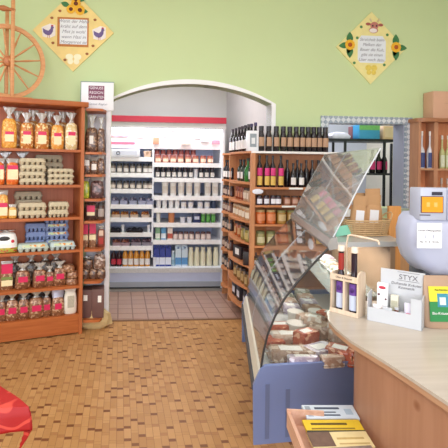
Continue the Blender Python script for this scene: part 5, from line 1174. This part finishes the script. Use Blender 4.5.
a = r(371, 69.5); mk('butterfly_motif', B().ball(a[0]-3*m_, -.016, a[1]+1.5*m_, 3.4*m_, .002, 3*m_).ball(a[0]+3*m_, -.016, a[1]+1.5*m_, 3.4*m_, .002, 3*m_).ball(a[0]-2.5*m_, -.016, a[1]-3*m_, 2.6*m_, .002, 2.6*m_).ball(a[0]+2.5*m_, -.016, a[1]-3*m_, 2.6*m_, .002, 2.6*m_), M('e8cc5c', .6, .3, 60), s)
for px, py in ((361, 27), (384, 65), (357, 38), (387, 35), (354, 63)): a = r(px, py); mk('painted_dot', B().ball(a[0], -.0155, a[1], 1.5*m_, .002, 1.4*m_, 8), M('4c8a50', .6), s)
# ------------------------------------------------------------------ spinning wheel on the left shelf
WF = Frame(SH.w(SH.x(8, .16, 2.4), .16), SH.yaw + .12)
wx, wz = WF.hit(8, 61.5); _, zt0 = WF.hit(8, 24.5); rad = zt0 - wz
zbase = zt + .0465
wh = E('spinning_wheel', WF.w(0, 0, zbase), WF.yaw); tag(wh, 'large wooden spinning wheel standing on top of the left shelf', 'spinning wheel')
tw = wood('c98a55', 'dca26c', 'X', 6); hz = wz - zbase
rad = min(rad, hz - .01)
print('wheel', wx, wz, rad, zbase)
N = 40
rr = B(); rings = []
for i in range(N):
    t = 2*PI*i/N; c_, s_ = math.cos(t), math.sin(t); rings.append([(r_*c_, y_, hz + r_*s_) for r_, y_ in ((rad, -.018), (rad, .018), (rad-.035, .014), (rad-.04, 0), (rad-.035, -.014))])
rings.append(rings[0]); rr.loft(rings, cap=False); mk('wheel_rim', rr, tw, wh)
for i in range(12):
    t = 2*PI*i/12 + .15; pts = [(q_*rad*math.cos(t), 0, hz+q_*rad*math.sin(t)) for q_ in (.1, .3, .5, .7, .9)]
    mk('spoke', B().tube(pts, [.012, .007, .011, .007, .006], 8), tw, wh)
hb2 = B().lathe([(.025, -.05), (.045, -.035), (.05, 0), (.045, .035), (.025, .05)], n=16).rot(Matrix.Rotation(R(90), 3, 'X'))
bmesh.ops.translate(hb2.bm, verts=hb2.bm.verts, vec=(0, 0, hz)); mk('hub', hb2, wood('b06c40', 'c07a4c', 'X', 6), wh)
px1, _ = WF.hit(12.5, 50, -.07)
ztop = 3.3 - zbase
mk('upright_post', B().box(px1-.016, px1+.016, -.085, -.055, 0, ztop, .004), tw, wh); mk('upright_post', B().box(-.016, .016, .055, .085, 0, ztop*.7, .004), tw, wh)
mk('base_bar', B().box(-.2, .2, -.09, .09, 0, .022, .004), tw, wh)
mk('axle', B().box(-.009, max(.009, px1), -.075, .075, hz-.009, hz+.009), tw, wh)
_, zs = WF.hit(8, 9, -.07); zs -= zbase
sb_ = B().lathe([(.012, -.25), (.02, -.24), (.012, -.2), (.026, -.14), (.015, -.1), (.028, -.05), (.014, 0), (.02, .03), (.012, .05)], n=12).rot(Matrix.Rotation(R(90), 3, 'Y'))
bmesh.ops.translate(sb_.bm, verts=sb_.bm.verts, vec=(px1-.03, -.07, zs)); mk('turned_spindle', sb_, wood('a8663c', 'c07c4c', 'X', 6), wh)
_, zs2 = WF.hit(8, -3, -.07)
# ------------------------------------------------------------------ table with red cloth at the lower left
K1 = hitz(28, 408, .752); K2 = hitz(0, 387, .752)
d1 = K2-K1; d1.z = 0; d1.normalize(); d2 = Vector((-.995, -.08, 0)).normalized()
TL = .7
tb = E('side_table', (K1.x, K1.y, 0)); tag(tb, 'wooden table under the red cloth at the lower left corner', 'table')
def tp(a_, b_): v = d1*a_ + d2*b_; return (v.x, v.y)
mk('tabletop', B().prism([tp(.015, .015), tp(TL, .015), tp(TL, TL), tp(.015, TL)], .715, .745), tw, tb)
for a_, b_ in ((.25, .35), (TL-.06, .35), (.25, TL-.06), (TL-.06, TL-.06)):
    x_, y_ = tp(a_, b_); mk('leg', B().box(x_-.022, x_+.022, y_-.022, y_+.022, 0, .715), tw, tb)
def redcloth():
    m, nt, bs = newmat('red_damask'); tc = nd(nt, 'ShaderNodeTexCoord')
    w = nd(nt, 'ShaderNodeTexWave', wave_type='RINGS', rings_direction='SPHERICAL'); w.inputs['Scale'].default_value = 5; w.inputs['Distortion'].default_value = 12; w.inputs['Detail Scale'].default_value = 1.6; w.inputs['Detail'].default_value = .5
    nt.links.new(tc.outputs['Object'], w.inputs['Vector'])
    g = nd(nt, 'ShaderNodeMapRange'); g.inputs[1].default_value = .80; g.inputs[2].default_value = .92; nt.links.new(w.outputs['Fac'], g.inputs[0])
    nt.links.new(mixc(nt, g.outputs[0], lin('a51216'), lin('cc4438')), bs.inputs['Base Color']); bs.inputs['Roughness'].default_value = .55
    return m
b = B(); HG = .075; ts = [-HG + HG*i/8 for i in range(8)] + [TL*i/24 for i in range(25)]
vs = []
for a_ in ts:
    rv = []
    for b_ in ts:
        oa, ob = max(0, -a_), max(0, -b_)
        ca, cb_ = max(0, a_), max(0, b_)
        drop = max(oa, ob)*.92 + min(oa, ob)*1.25
        fa = -(.006*min(1, oa/.02) + .1*oa - .5*min(oa, ob)) if oa else 0
        fb = -(.006*min(1, ob/.02) + .1*ob - .5*min(oa, ob)) if ob else 0
        if oa and not ob: fa += .006*math.sin(b_*40)*oa/HG
        x_, y_ = tp(ca+fa, cb_+fb)
        z_ = .7515 - drop + (.0035 + .003*math.sin(a_*23+b_*9) if not (oa or ob) else 0)
        rv.append(b.bm.verts.new((x_, y_, z_)))
    vs.append(rv)
for i in range(len(ts)-1):
    for j in range(len(ts)-1): b.bm.faces.new((vs[i][j], vs[i+1][j], vs[i+1][j+1], vs[i][j+1]))
o = mk('red_tablecloth', b, redcloth(), loc=(K1.x, K1.y, 0)); tag(o, 'red damask tablecloth with hanging corner at the lower left', 'tablecloth')
so = o.modifiers.new('s', 'SOLIDIFY'); so.thickness = .003; so.offset = 1
# ------------------------------------------------------------------ light
w = bpy.data.worlds.new('daylight'); bpy.context.scene.world = w; w.use_nodes = True
bg = w.node_tree.nodes['Background']; bg.inputs[0].default_value = lin('dfe8f6'); bg.inputs[1].default_value = 1.2
def area(name, loc, rot, sx, sy, e, col='ffffff'):
    l = bpy.data.lights.new(name, 'AREA'); l.shape = 'RECTANGLE'; l.size = sx; l.size_y = sy; l.energy = e; l.color = lin(col)[:3]
    o = bpy.data.objects.new(name, l); C.objects.link(o); o.location = loc; o.rotation_euler = rot; return o
area('window_daylight', (.25, YF+.02, 1.75), (R(90), 0, 0), 5.0, 2.0, 150, 'eef3ff')
area('window_daylight', (XL+.02, .5, 1.8), (R(90), 0, R(-90)), 4.0, 1.7, 75, 'eef3ff')
area('case_fill_light', CK.w(.62+.02, .62*SHR + L*.5, TZ-.02), (0, 0, CK.yaw + 0), .06, 1.25, 9, 'fff8f0')  # unseen light added under the worktop to brighten the case interior
for i, (x, y) in enumerate(((-1.2, 1.6), (1.6, 1.6), (.2, -.6))):
    f = E('ceiling_light', (x, y, ZC)); tag(f, f'white ceiling light panel, {["left", "right", "rear"][i]} one above the shop floor', 'lamp')
    mk('lamp_housing', B().box(-.62, .62, -.32, .32, -.06, 0, .01), white, f)
    area('ceiling_lamp', (x, y, ZC-.07), (0, 0, 0), 1.2, .6, (34, 22, 34)[i], 'fbfaff')
area('cooler_lamp', (CF.w((XCL+XC1)/2, .0, ztube-.02)), (R(-12), 0, 0), XC1-XCL-.1, .05, 8, 'f4f6ff')
f = E('ceiling_light', ((AXL+AXR)/2, 5.0, 3.0)); tag(f, 'ceiling light panel inside the alcove before the cooler', 'lamp'); mk('lamp_housing', B().box(-.5, .5, -.1, .1, -.05, 0, .01), white, f)
area('alcove_lamp', ((AXL+AXR)/2, 5.0, 2.94), (0, 0, 0), 1.0, .2, 20, 'f8f8ff')
area('storeroom_lamp', (2.6, 5.3, 2.9), (0, 0, 0), .9, .9, 26, 'f4f6ff')
sc_ = bpy.context.scene
sc_.view_settings.view_transform = 'Standard'; sc_.view_settings.look = 'None'; sc_.view_settings.exposure = .05; sc_.view_settings.gamma = 1; sc_.view_settings.use_curve_mapping = False
sc_.cycles.max_bounces = 8; sc_.cycles.transparent_max_bounces = 16; sc_.cycles.sample_clamp_indirect = 4
sc_.cycles.use_denoising = True; sc_.cycles.caustics_reflective = False; sc_.cycles.caustics_refractive = False
